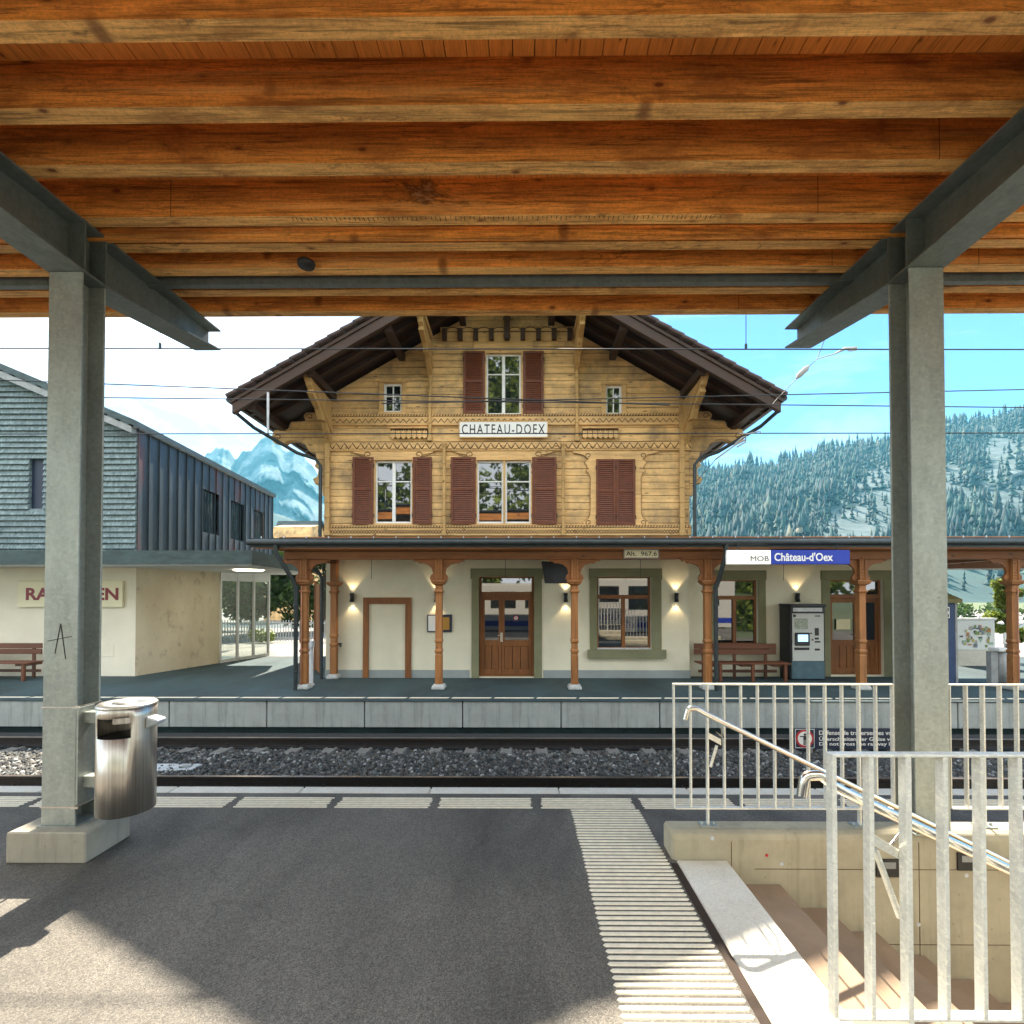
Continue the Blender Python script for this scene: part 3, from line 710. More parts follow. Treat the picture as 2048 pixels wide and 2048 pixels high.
# windows
def casement(r, name='window', cols=2, trans=.33, y=YF+.05, fw=.05, m=None, mid=.085, dark=True):
    x0, x1, z0, z1 = r; m = m or M['white']
    q = MB(); d = .05
    q.box(x0, x0+fw, y, y+d, z0, z1); q.box(x1-fw, x1, y, y+d, z0, z1)
    q.box(x0+fw, x1-fw, y, y+d, z0, z0+fw*1.1); q.box(x0+fw, x1-fw, y, y+d, z1-fw, z1)
    xm = (x0+x1)/2
    if cols == 2: q.box(xm-mid/2, xm+mid/2, y-.008, y+d, z0+fw*1.1, z1-fw)
    zt = z1-(z1-z0)*trans
    parts = [(x0+fw, xm-mid/2), (xm+mid/2, x1-fw)] if cols == 2 else [(x0+fw, x1-fw)]
    for a, b in parts: q.box(a, b, y+.004, y+d-.01, zt-.016, zt+.016)
    w = build(q, name, m, ch, bevel=.004)
    q = MB()
    for a, b in parts:
        for c0, c1 in ((z0+fw*1.1, zt-.016), (zt+.016, z1-fw)):
            ty = random.uniform(-.006, .006); tx = random.uniform(-.004, .004)
            q.add([(a, y+.028-ty, c0), (b, y+.028-ty+tx, c0), (b, y+.028+ty+tx, c1), (a, y+.028+ty, c1)], [(0, 1, 2, 3)])
    build(q, 'pane', M['glass'], w)
    return w
for r in (W_att, W_2l): casement(r)
for r in (W_2a, W_2b): casement(r, cols=1)
casement(W_sl, mid=.03, trans=.42, fw=.06); casement(W_sr, mid=.03, trans=.42, fw=.06)
def shutter(r, mids=.52):
    x0, x1, z0, z1 = r; q = MB(); y = YF-.055; f = .065
    q.box(x0, x0+f, y, y+.04, z0, z1); q.box(x1-f, x1, y, y+.04, z0, z1)
    q.box(x0+f, x1-f, y, y+.04, z0, z0+f*1.15); q.box(x0+f, x1-f, y, y+.04, z1-f*.9, z1)
    zm = z0+(z1-z0)*mids; q.box(x0+f, x1-f, y, y+.04, zm-.025, zm+.025)
    for a, b in ((z0+f*1.15, zm-.025), (zm+.025, z1-f*.9)):
        n = max(3, int((b-a)/.052)); h = (b-a)/n
        for i in range(n):
            c0 = a+i*h
            q.hexa([(x0+f, y+.004, c0+.004), (x1-f, y+.004, c0+.004), (x1-f, y+.016, c0), (x0+f, y+.016, c0), (x0+f, y+.028, c0+h*1.05), (x1-f, y+.028, c0+h*1.05), (x1-f, y+.038, c0+h), (x0+f, y+.038, c0+h)])
    o = build(q, 'shutter', M['shutter'], ch, bevel=.003)
    q = MB()
    for zz in (z0+(z1-z0)*.13, z0+(z1-z0)*.87):
        q.box(x0-.015, x0+.0, y-.006, y+.03, zz-.05, zz+.05); q.box(x1, x1+.015, y-.006, y+.03, zz-.05, zz+.05)
    build(q, 'hinge', M['black'], o)
for a in ((927, 970, 704, 829), (1046, 1087, 704, 829), (706, 748, 915, 1049), (826, 864, 915, 1049), (902, 952, 915, 1049), (1064, 1113, 915, 1049), (1192, 1231, 919, 1052), (1231.5, 1270, 919, 1052)):
    shutter(frect(*a))
# window casings and scroll boards
def casing(r, wl=.14, wt=.26, wb=.07, scroll=True):
    x0, x1, z0, z1 = r; q = MB().mat(M['trim']); y0, y1 = YF-.03, YF-.001
    q.box(x0-wl, x0+.004, y0, y1, z0-.0, z1); q.box(x1-.004, x1+wl, y0, y1, z0, z1)
    q.box(x0-wl-.02, x1+wl+.02, YF-.045, y1, z0-wb, z0-.001)
    q.box(x0-wl-.01, x1+wl+.01, YF-.04, y1, z1+.001, z1+.05)
    q.mat(M['trim'])
    if scroll:
        h = z1+.05; pts = [(x0-wl, h), (x1+wl, h), (x1+wl+.16, h+.10), (x1+wl+.42, h+.15), (x1+wl+.42, h+.22), (x0-wl-.42, h+.22), (x0-wl-.42, h+.15), (x0-wl-.16, h+.10)]
        q.prism(pts, 'y', YF-.028, y1)
        q.mat(M['carve'])
        for sx, s in ((x0-wl-.04, -1), (x1+wl+.04, 1)):
            pp = [(sx+s*(.0+.09*math.cos(t_)*(1-t_/9)), YF-.034, h+.1+.08*math.sin(t_)*(1-t_/9)) for t_ in np.linspace(-1.6, 5.5, 16)][::-1]
            pp = pp+[(sx+s*.20, YF-.034, h+.06), (sx+s*.36, YF-.034, h+.135), (sx+s*.46, YF-.034, h+.14)]
            q.tube(pp, .010, 5)
    build(q, 'window_casing', None, ch, bevel=.004)
casing(W_2l); casing((W_2a[0], W_2b[1], W_2a[2], W_2a[3])); casing(W_att, scroll=False, wt=.2); casing(W_sl, .11, scroll=False); casing(W_sr, .11, scroll=False)
q = MB(); q.box(W_2a[1]-.004, W_2b[0]+.004, YF-.02, YF+.1, W_2a[2], W_2a[3]); build(q, 'window_mullion', M['trimz'], ch)
q = MB(); a = W_att; q.box(a[0]-.32, a[1]+.32, YF-.025, YF-.001, a[3]+.06, a[3]+.36); build(q, 'window_head_panel', M['trim'], ch, bevel=.004)
# scalloped board round the closed shutters
x0, x1, z0, z1 = W_2r; pts = []
for s, xb in ((1, x1), (-1, x0)):
    prof = [(0, z0-.05), (.34, z0-.05), (.32, z0+.10), (.22, z0+.17), (.16, z0+.27), (.15, z1-.45), (.2, z1-.33), (.28, z1-.28), (.2, z1-.22), (.30, z1-.05), (.2, z1+.03), (.34, z1+.14), (.6, z1+.20), (.6, z1+.25), (0, z1+.25)]
    pts.append([(xb+s*d, zz) for d, zz in prof])
q = MB()
q.prism(pts[0]+[(x1-.004, z1+.02), (x1-.004, z0)], 'y', YF-.03, YF-.001); q.prism(pts[1]+[(x0+.004, z1+.02), (x0+.004, z0)], 'y', YF-.0305, YF-.001); q.box(x0+.004, x1-.004, YF-.029, YF-.001, z1+.001, z1+.25)
q.mats = [M['trim']]; q.mat(M['carve'])
for s, sx in ((1, x1+.2), (-1, x0-.2)):
    for zz in (z0+.06, z1+.12):
        pp = [(sx+s*(.07*math.cos(t_)*(1-t_/9)), YF-.036, zz+.07*math.sin(t_)*(1-t_/9)) for t_ in np.linspace(-1.6, 5.5, 16)]; q.tube(pp, .008, 5)
    pp = [(x1+d if s > 0 else x0-d, YF-.033, zz) for d, zz in [(.32, z0+.10), (.22, z0+.17), (.16, z0+.27), (.15, z1-.45), (.2, z1-.33), (.28, z1-.28), (.2, z1-.22), (.30, z1-.05), (.2, z1+.03), (.34, z1+.14), (.6, z1+.20)]]
    q.tube(pp, .006, 5)
build(q, 'scalloped_board', None, ch, bevel=.003)

# carved string courses
def course(pya, pyb, wave, rope, period=.16, xa=None, xb=None):
    za, zb_ = PZ(1000, pya, YF), PZ(1000, pyb, YF); xa = xl-.03 if xa is None else xa; xb = xr+.03 if xb is None else xb
    q = MB().mat(M['trim']); q.box(xa, xb, YF-.05, YF-.001, zb_, za)
    q.mat(M['carve']); H_ = za-zb_
    if rope:
        zc = za-.035; q.box(xa, xb, YF-.056, YF-.0505, zc-.03, zc+.03); q.mat(M['trim'])
        n = int((xb-xa)/.075)
        for i in range(n):
            x = xa+.02+i*.075; q.hexa([(x, YF-.072, zc-.022), (x+.042, YF-.072, zc-.022), (x+.042, YF-.055, zc-.022), (x, YF-.055, zc-.022), (x+.028, YF-.072, zc+.022), (x+.07, YF-.072, zc+.022), (x+.07, YF-.055, zc+.022), (x+.028, YF-.055, zc+.022)])
        q.mat(M['carve']); zw, hw = za-.07-(H_-.07)*.5, min(.05, (H_-.07)*.42)
    else: zw, hw = (za+zb_)/2, H_*.30
    n = int((xb-xa)/period); pts = []
    for i in range(n*2+1): pts.append((xa+i*period/2, YF-.052, zw+(hw if i % 2 else -hw)))
    th = .011 if rope else .017
    def ribbon(pts):
        for p0, p1 in zip(pts, pts[1:]):
            q.hexa([(p0[0], YF-.058, p0[2]-th), (p1[0], YF-.058, p1[2]-th), (p1[0], YF-.0503, p1[2]-th), (p0[0], YF-.0503, p0[2]-th), (p0[0], YF-.058, p0[2]+th), (p1[0], YF-.058, p1[2]+th), (p1[0], YF-.0503, p1[2]+th), (p0[0], YF-.0503, p0[2]+th)])
    ribbon(pts)
    if wave == 2: 
        pts2 = [(p_[0], p_[1]-.001, 2*zw-p_[2]) for p_ in pts]; ribbon(pts2)
    if wave == 3:
        q.mat(M['trim'])
        for i in range(n):
            x = xa+period/2+i*period
            q.hexa([(x-.055, YF-.085, zw-hw), (x+.055, YF-.085, zw-hw), (x+.055, YF-.05, zw-hw), (x-.055, YF-.05, zw-hw), (x-.02, YF-.075, zw+hw*.55), (x+.02, YF-.075, zw+hw*.55), (x+.02, YF-.05, zw+hw*.55), (x-.02, YF-.05, zw+hw*.55)])
        q.mat(M['carve']).box(xa, xb, YF-.055, YF-.0505, za-.014, za)
    build(q, 'carved_course', None, ch)
course(829, 851, 1, True, .165); course(884, 902, 3, False, .212); course(1051, 1071, 2, True, .15)
# upright moulded posts
def upright(px, pya, pyb, w=.075):
    X = PX(px, (pya+pyb)/2, YF); za, zb_ = PZ(px, pya, YF), PZ(px, pyb, YF); q = MB()
    q.box(X-w/2, X+w/2, YF-.10, YF-.051, zb_, za)
    for zz in np.linspace(zb_+.1, za-.1, max(3, int((za-zb_)/.35))): q.box(X-w/2-.012, X+w/2+.012, YF-.112, YF-.051, zz-.025, zz+.025)
    q.box(X-w/2-.03, X+w/2+.03, YF-.13, YF-.051, za-.08, za)
    q.box(X-w/2-.02, X+w/2+.02, YF-.12, YF-.051, zb_, zb_+.10)
    build(q, 'upright_moulding', M['trimz'], ch, bevel=.006)
upright(861, 690, 884); upright(1153, 690, 884); upright(889, 886, 1072); upright(1126, 886, 1072)
upright(657, 790, 1072, .13); upright(1362, 790, 1072, .13)
# dentil cornice high in the gable and centre pendant
za, zb_ = PZ(1000, 664, YF), PZ(1000, 681, YF); q = MB().mat(M['trim']); q.box(CX-1.75, CX+1.75, YF-.03, YF-.001, zb_-.03, za+.12)
q.mat(M['carve']).box(CX-1.72, CX+1.72, YF-.04, YF-.0305, za-.02, za+.0)
q.mat(M['barge'])
for i in range(-4, 5): X = CX+i*.408; q.box(X-.06, X+.06, YF-.14, YF-.0305, zb_-.03, za+.04)
q.mat(M['carve'])
for i in range(-4, 4):
    X = CX+(i+.5)*.408; q.tube([(X+.15*math.cos(t_), YF-.034, za+.04+.07*math.sin(t_)) for t_ in np.linspace(0, PI, 9)], .010, 5)
build(q, 'dentil_cornice', None, ch)
q = MB(); Zp = PZ(1000, 684, YF); q.box(CX-.075, CX+.075, YF-.17, YF-.145, Zp, 9.9); q.box(CX-.09, CX+.09, YF-.2, YF-.17, Zp-.0, Zp+.12); q.box(CX-.1, CX+.1, YF-.2, YF-.17, za+.2, za+.3); build(q, 'gable_pendant', M['barge'], ch, bevel=.01)
# carved flower rails (two small balustrade pieces)
def carved_rail(px0, px1, pya, pyb):
    x0, x1, z0, z1 = frect(px0, px1, pya, pyb); q = MB().mat(M['trim']); n = 7; w = (x1-x0)/n
    q.box(x0, x1, YF-.10, YF-.001, z1+.03, z1+.07)
    for i in range(n):
        c_ = x0+(i+.5)*w; q.prism([(c_-w*.46, z0+.03), (c_, z0-.02), (c_+w*.46, z0+.03), (c_+w*.40, z1-.02), (c_+w*.12, z1-.05), (c_, z1), (c_-w*.12, z1-.05), (c_-w*.40, z1-.02)], 'y', YF-.09, YF-.052)
    q.mat(M['carve']).box(x0, x1, YF-.05, YF-.001, z0+.02, z1+.029)
    build(q, 'carved_rail', None, ch)
carved_rail(782, 856, 861, 878); carved_rail(1164, 1236, 861, 878)

# gable and eave brackets carrying the roof overhang
YV = 11.4
def side_bracket(X, zt_, depth, h, w=.12, name='roof_bracket'):
    q = MB()
    q.prism([(YF-.051, zt_), (YF-depth, zt_+.06), (YF-depth, zt_-.10), (YF-depth+.10, zt_-.16), (YF-depth+.06, zt_-.26), (YF-depth*.62, zt_-h*.42), (YF-depth*.50, zt_-h*.60), (YF-depth*.34, zt_-h*.58), (YF-depth*.2, zt_-h*.8), (YF-.051, zt_-h)], 'x', X-w/2, X+w/2)
    q.box(X-w*.8, X+w*.8, YF-depth-.03, YF-.2, zt_+.061, zt_+.19)
    q.hexa([(X-w*.7, YF-depth+.02, zt_-.02), (X+w*.7, YF-depth+.02, zt_-.02), (X+w*.7, YF-depth-.06, zt_+.05), (X-w*.7, YF-depth-.06, zt_+.05), (X-w*.7, YF-.051, zt_-h*.75), (X+w*.7, YF-.051, zt_-h*.75), (X+w*.7, YF-.051, zt_-h*.62), (X-w*.7, YF-.051, zt_-h*.62)])
    build(q, name, M['trimz'], ch, bevel=.008)
for px in (861, 1153):
    X = PX(px, 690, YF); side_bracket(X, roof_under(X)-.22, 1.35, .85)
for s in (-1, 1):
    X = CX+s*(WH-.10); side_bracket(X, roof_under(X)-.2, 1.35, 1.15, .14)
# projecting log consoles under the eaves, in the plane of the front wall
for s in (-1, 1):
    xb = CX+s*WH
    def pr(pts, y0=YF+.02, y1=YF+.24): return [(xb+s*d, z_) for d, z_ in pts], y0, y1
    q = MB()
    A = [(0, 6.95), (.55, 6.95), (.62, 6.86), (.56, 6.72), (.95, 6.70), (1.02, 6.52), (1.40, 6.48), (1.46, 6.30), (1.42, 6.17), (1.15, 6.10), (1.02, 6.20), (.80, 6.22), (.58, 6.12), (.46, 5.92), (.30, 5.9), (.26, 5.70), (.32, 5.52), (.22, 5.44), (.24, 5.26), (.36, 5.20), (.30, 5.06), (.12, 5.0), (.10, 4.75), (0, 4.7)]
    p_, y0, y1 = pr(A); q.prism(p_, 'y', y0, y1)
    co = build(q, 'log_console', M['siding'], ch, bevel=.015)
    q = MB()
    for z_ in (6.72, 6.50, 6.28, 5.9, 5.7, 5.44, 5.26, 5.06):
        L = {6.72: .56, 6.50: 1.0, 6.28: 1.46, 5.9: .3, 5.7: .26, 5.44: .22, 5.26: .24, 5.06: .3}[z_]
        build(MB().box(xb, xb+s*(L-.02), YF+.015, YF+.02, z_-.006, z_+.006), 'carved_line', M['carve'], co)
    for cx_, cz_ in ((1.28, 6.29), (.45, 6.83)):
        q = MB(); q.tube([(xb+s*(cx_+.09*math.cos(t_)*(1-t_/9)), YF+.014, cz_+.09*math.sin(t_)*(1-t_/9)) for t_ in np.linspace(0, 6.5, 20)], .009, 5); build(q, 'carved_scroll', M['carve'], co)
    q = MB(); q.prism([(xb+s*d, z_) for d, z_ in A], 'y', 23.6, 23.8); build(q, 'log_console', M['siding'], ch)
# roof
rf = MB()
def slab(y0, y1, d0, d1, za, th, s, m):          # along the slope: horizontal distance from the ridge d0..d1, lower surface height offset za
    f = lambda d: APX+za-SL*d
    x0, x1 = CX+s*d0, CX+s*d1; a = [(x0, f(d0)), (x1, f(d1)), (x1, f(d1)+th), (x0, f(d0)+th)]
    m.prism(a, 'y', y0, y1)
qs = MB(); qt = MB(); qr = MB(); qv = MB()
for s in (-1, 1):
    slab(YV+.10, 24.5, 0, HW-.05, -.18, .10, s, qs)
    n = 22; L = HW+.12
    for i in range(n):                    # tile courses, each tilted a little so that the verge is stepped
        d1 = L*(i+1)/n; d0 = L*i/n-.08 if i else 0
        f = lambda d: APX-SL*d
        lift = .075
        qt.prism([(CX+s*d0, f(d0)-.075), (CX+s*d1, f(d1)-.02), (CX+s*d1, f(d1)+lift), (CX+s*d0, f(d0)-.03)], 'y', YV-.06, 24.6)
        # curved tile ends along the verge
        if i: qt.tube([(CX+s*(d0+.03), YV-.075, f(d0)-.02), (CX+s*d1, YV-.075, f(d1)+.03)], .05, 7)
    slab(YV-.02, YV+.09, .02, HW+.02, -.42, .24, s, qv)          # barge board
    slab(YV-.05, YV+.02, .02, HW+.04, -.18, .09, s, qv)
    for yy in (11.95, 12.5, 13.4, 14.2, 15.0, 16, 17, 18, 19, 20, 21, 22, 23, 24): slab(yy, yy+.11, 0.1, HW-.12, -.32, .135, s, qr)
    for d in (1.15, 2.75, 4.55, 5.9):     # purlins running out to the verge
        f = APX-SL*d; qr.box(CX+s*d-.08, CX+s*d+.08, YV+.12, YF-.0 if d < 4.7 else 23.5, f-.50, f-.33)
    # fascia and gutter of the eave
    f = APX-SL*HW; x = CX+s*HW; qv.box(x-.03, x+.03, YV+.095, 24.5, f-.20, f-.02)
rp = build(qt, 'tiled_roof', M['tile'], ch)
build(qs, 'roof_soffit', M['soffit'], ch); build(qr, 'rafters', M['soffit'], ch); build(qv, 'barge_board', M['barge'], ch, bevel=.006)
for s in (-1, 1):
    q = MB(); f = APX-SL*HW; x = CX+s*(HW+.10)
    q.tube([(x, YV+.0, f-.10), (x, 24.5, f-.10)], .075, 10)
    x2 = CX+s*(WH+.10)
    q.tube([(x, YV+.25, f-.12), (x, YV+.27, f-.30), (x-s*.15, 12.2, f-.48), (x2+s*.55, 12.75, f-.95), (x2+s*.12, 12.86, f-1.08), (x2, 12.88, f-1.25), (x2, 12.88, ZU-.3)], .045, 10)
    build(q, 'roof_gutter', M['darkmetal'], ch)
q = MB(); q.mat(M['copper'])
for z_ in (6.3, 5.3, 4.4): pass
# small snow hooks at the eaves
q = MB(); q.mat(M['black'])
for s in (-1, 1):
    x = CX+s*(HW-.45); z_ = APX-SL*(HW-.45)+.08
    for k in range(5): q.tube([(x, 12+k*2.2, z_), (x+s*.08, 12+k*2.2, z_+.14)], .012, 5); q.tube([(x+s*.13, 12+k*2.2, z_-.07), (x+s*.17, 12+k*2.2, z_+.03)], .01, 5)
build(q, 'snow_hooks', None, rp)

# ---- rendered ground floor
D_main = frect(958, 1068, 1153, 1354); W_main = frect(1194, 1303, 1154, 1299)
D_in = frect(738, 811, 1208, 1353)
q = MB(); q.wall(xl+.02, xr-.02, 0, ZU-.001, YF, YF+.3, [D_main, W_main]); build(q, 'rendered_wall', M['cream'], ch)
q = MB(); zp = PZ(1000, 1340, YF); x0 = D_main[0]-.24; x1 = D_main[1]+.24
Df = frect(727, 823, 1195, 1354)
for a, b in ((xl+.0, Df[0]-.002), (D_in[0], D_in[1]), (Df[1]+.002, x0-.002), (x1+.002, xr)): build(MB().box(a, b, YF-.012, YF-.0005, 0, zp), 'plinth', M['plinth'], ch)
# blocked doorway: brown wooden frame on the wall
q = MB(); a, b = Df, D_in
q.box(a[0], b[0], YF-.05, YF-.013, 0, a[3]); q.box(b[1], a[1], YF-.05, YF-.013, 0, a[3]); q.box(b[0]+.001, b[1]-.001, YF-.049, YF-.001, b[3], a[3]); build(q, 'blocked_door_frame', M['door'], ch, bevel=.004)
q = MB()     # stone surround of the door
a = frect(941, 1086, 1137, 1354); b = D_main
q.box(a[0]+.03, b[0], YF-.03, YF-.0005, 0, b[3]); q.box(b[1], a[1]-.03, YF-.03, YF-.0005, 0, b[3]); q.box(a[0], a[1], YF-.035, YF-.0005, b[3]+.001, a[3]); q.box(a[0], a[0]+.2, YF-.0345, YF-.031, b[3]-.06, b[3]); q.box(a[1]-.2, a[1], YF-.0345, YF-.031, b[3]-.06, b[3])
q.box(b[0]-.1, b[0], YF, YF+.2, 0, b[3]); q.box(b[1], b[1]+.1, YF, YF+.2, 0, b[3])
build(q, 'door_surround', M['surround'], ch, bevel=.008)
def door(D, y, leaf_split=.40, mult=1):
    x0, x1, z0, z1 = D; H_ = z1-z0; zt = z0+H_*.805; zg = z0+H_*.30
    q = MB(); w = .06
    q.box(x0, x0+w, y, y+.09, .02, z1); q.box(x1-w, x1, y, y+.09, .02, z1); q.box(x0+w, x1-w, y, y+.09, z1-.04, z1); q.box(x0+w, x1-w, y-.02, y+.09, zt, zt+.11)
    q.box(x0+w, x1-w, y+.0, y+.09, .0, .06)
    d = build(q, 'entrance_door', M['door'], ch, bevel=.004)
    xs = x0+w+(x1-x0-2*w)*leaf_split
    for a, b in ((x0+w+.004, xs-.004), (xs+.004, x1-w-.004)):
        q = MB(); yy = y+.02; f = .075
        q.box(a, a+f, yy, yy+.05, .065, zt-.004); q.box(b-f, b, yy, yy+.05, .065, zt-.004); q.box(a+f, b-f, yy, yy+.05, .065, .22); q.box(a+f, b-f, yy, yy+.05, zg, zg+.16); q.box(a+f, b-f, yy, yy+.05, zt-.11, zt-.004)
        n = 2 if b-a < .55 else 3; pw = (b-a-2*f)/n
        for i in range(n): q.box(a+f+i*pw+.006, a+f+(i+1)*pw-.006, yy+.015, yy+.04, .22, zg)
        lf = build(q, 'door_leaf', M['door'], d, bevel=.004)
        q = MB(); q.box(a+f, b-f, yy+.02, yy+.026, zg+.16, zt-.11); build(q, 'door_pane', M['glass'], d)
    q = MB(); q.box(x0+w, x1-w, y+.04, y+.046, zt+.11, z1-.04); build(q, 'transom_pane', M['glass'], d)
    q = MB(); q.box(xs-.035, xs+.03, y+.005, y+.02, zg+.12, zg+.36); q.tube([(xs, y+.01, zg+.29), (xs, y-.05, zg+.29), (xs-.1, y-.05, zg+.29)], .011, 8); build(q, 'door_handle', M['inox'], d)
    return d, zg, zt, xs
dm, zg, zt_, xs = door(D_main, YF+.10)
# little prohibition notice on the door glass
X, Z = P(1032, 1236, YF+.115)
nb = thing('door_notice', (X, YF+.115, Z), 'small square prohibition sticker on the glass of the main door', 'sticker')
q = MB(); q.box(X-.085, X+.085, YF+.112, YF+.119, Z-.085, Z+.085); build(q, 'sticker_base', M['navy'], nb)
q = MB(); q.tube([(X, YF+.112, Z), (X, YF+.1095, Z)], .062, 20); build(q, 'red_disc', M['red'], nb)
q = MB(); q.tube([(X, YF+.1094, Z), (X, YF+.107, Z)], .046, 20); build(q, 'white_disc', M['signwhite'], nb)
q = MB(); q.box(X-.008, X+.008, YF+.105, YF+.1068, Z-.036, Z+.012); q.box(X-.026, X+.026, YF+.105, YF+.1068, Z+.006, Z+.014); q.tube([(X, YF+.1068, Z+.026), (X, YF+.105, Z+.026)], .009, 8); build(q, 'standing_figure', M['ink'], nb)
# main ground floor window
a = frect(1178, 1324, 1137, 1316); b = W_main
q = MB(); q.box(a[0]+.02, b[0], YF-.03, YF-.0005, b[2]+.002, b[3]); q.box(b[1], a[1]-.02, YF-.03, YF-.0005, b[2]+.002, b[3]); q.box(a[0], a[1], YF-.035, YF-.0005, b[3]+.001, a[3]); q.box(a[0], a[0]+.2, YF-.0345, YF-.031, b[3]-.07, b[3]); q.box(a[1]-.2, a[1], YF-.0345, YF-.031, b[3]-.07, b[3])
q.box(a[0]-.04, a[1]+.08, YF-.11, YF-.0005, PZ(1250, 1316, YF), b[2])
build(q, 'window_surround', M['surround'], ch, bevel=.008)
def brown_window(b, y, parent, zc=.28):
    x0, x1, z0, z1 = b; q = MB(); w = .055; zt = z1-(z1-z0)*zc; xm = (x0+x1)/2
    q.box(x0, x0+w, y, y+.07, z0, z1); q.box(x1-w, x1, y, y+.07, z0, z1); q.box(x0+w, x1-w, y, y+.07, z0, z0+.05); q.box(x0+w, x1-w, y, y+.07, z1-.03, z1); q.box(x0+w, x1-w, y-.015, y+.07, zt-.04, zt+.06); q.box(xm-.045, xm+.045, y-.012, y+.07, z0+.05, zt-.04)
    wn = build(q, 'brown_window', M['door'], parent, bevel=.004)
    q = MB()
    for A, B, C0, C1 in ((x0+w, xm-.045, z0+.05, zt-.04), (xm+.045, x1-w, z0+.05, zt-.04), (x0+w, x1-w, zt+.06, z1-.03)):
        t1 = random.uniform(-.008, .008); q.add([(A, y+.04-t1, C0), (B, y+.04-t1, C0), (B, y+.04+t1, C1), (A, y+.04+t1, C1)], [(0, 1, 2, 3)])
    build(q, 'pane', M['glass'], wn); return wn
brown_window(W_main, YF+.12, ch)
q = MB(); q.box(b[0], b[1], YF+.08, YF+.12, b[2], b[2]+.035); build(q, 'window_ledge', M['lgrey'], ch)

# ---- lower annexe to the right
YA = 13.28; xa0, xa1 = xr-.3, 10.1
an = thing('station_annexe', (7.4, YA, 0), 'low cream rendered annexe set back to the right of the chalet under the veranda', 'annexe')
W_an = frect(1428, 1516, 1160, 1290, YA); D_an = frect(1660, 1767, 1160, 1350, YA)
q = MB(); q.wall(xa0, xa1, 0, 3.25, YA, YA+.3, [W_an, D_an]); q.box(xa1-.3, xa1, YA+.3, 17, 0, 3.25); q.box(xa0, xa1, 17, 17.3, 0, 3.25); build(q, 'rendered_wall', M['cream'], an)
q = MB(); q.box(xa0, xa1+.0, YA, 17.3, 3.251, 3.40); build(q, 'flat_roof', M['darkmetal'], an)
q = MB(); q.box(xa0+.3, xa1-.3, 15.6, 15.7, 0, 3.2); build(q, 'inner_partition', M['groove'], an)
q = MB()
for r, s_, wt in ((W_an, .22, 1), (D_an, .24, 0)):
    za = PZ(1480, 1141, YA)
    q.box(r[0]-s_+.02, r[0], YA-.03, YA-.0005, r[2] if wt else 0, r[3]); q.box(r[1], r[1]+s_-.02, YA-.03, YA-.0005, r[2] if wt else 0, r[3]); q.box(r[0]-s_, r[1]+s_, YA-.035, YA-.0005, r[3]+.001, za)
    if wt: q.box(r[0]-s_-.04, r[1]+s_+.04, YA-.1, YA-.0005, r[2]-.16, r[2]-.001)
    build(q, 'stone_surround', M['surround'], an, bevel=.008); q = MB()
brown_window(W_an, YA+.1, an)
ch_keep = ch; ch = an; da = door(D_an, YA+.10, .56); ch = ch_keep
q = MB(); X0, X1, Z0, Z1 = frect(1672, 1700, 1238, 1259, YA+.11); q.box(X0, X1, YA+.095, YA+.102, Z0, Z1); tag(build(q, 'door_poster', M['signcream'], origin=(X0, YA+.1, Z0)), 'small pale notice behind the glass of the annexe door', 'notice')

# ------------------------------------------------------------------ veranda along the far platform
YP = 11.44
vr = thing('station_veranda', (2, YP, 0), 'long carved wooden veranda roof on posts in front of the station', 'veranda')
xv0, xv1 = -5.95, 14.0
zgut = PZ(1000, 1085, 11.0)
q = MB(); q.hexa([(xv0, 10.98, zgut+.05), (xv1, 10.98, zgut+.05), (xv1, 13.27, zgut+.22), (xv0, 13.27, zgut+.22), (xv0, 10.98, zgut+.10), (xv1, 10.98, zgut+.10), (xv1, 13.27, zgut+.27), (xv0, 13.27, zgut+.27)]); build(q, 'veranda_roof', M['darkmetal'], vr)
q = MB(); q.tube([(xv0-.05, 10.94, zgut), (xv1, 10.94, zgut)], .068, 10); q.box(xv0, xv1, 10.985, 11.0, zgut-.11, zgut+.05)
build(q, 'gutter', M['darkmetal'], vr)
q = MB()
for i in range(40): X = xv0+.2+i*.5; q.box(X-.02, X+.02, 11.1, 13.2, zgut+.105, zgut+.30) if False else q.tube([(X, 11.05, zgut+.10), (X, 11.05, zgut+.15)], .012, 6)
build(q, 'snow_guard', M['lgrey'], vr)
q = MB(); zb0, zb1, zb2 = PZ(1000, 1119, YP), PZ(1000, 1103, YP), PZ(1000, 1090, YP)+.06
q.box(xv0+.55, xv1, YP-.08, YP+.08, zb0, zb1); q.box(xv0+.45, xv1, YP-.10, YP+.06, zb1+.006, zb2+.12); build(q, 'long_beam', M['veranda'], vr, bevel=.01)
q = MB()
for i in range(26):      # dark openings between rafter ends
    X = xv0+.9+i*.76; q.box(X-.11, X+.11, YP-.104, YP-.1005, zb2-.015, zb2+.03)
build(q, 'beam_notch', M['groove'], vr)
q = MB()
for i in range(34):
    X = xv0+.25+i*.60; q.hexa([(X-.05, 11.02, zgut-.10), (X+.05, 11.02, zgut-.10), (X+.05, 13.0, zgut+.02), (X-.05, 13.0, zgut+.02), (X-.05, 11.02, zgut+.04), (X+.05, 11.02, zgut+.04), (X+.05, 13.0, zgut+.18), (X-.05, 13.0, zgut+.18)])
q.box(xv0+.1, xv1, 11.0, 11.02, zgut-.14, zgut+.02)
build(q, 'veranda_rafters', M['veranda'], vr)
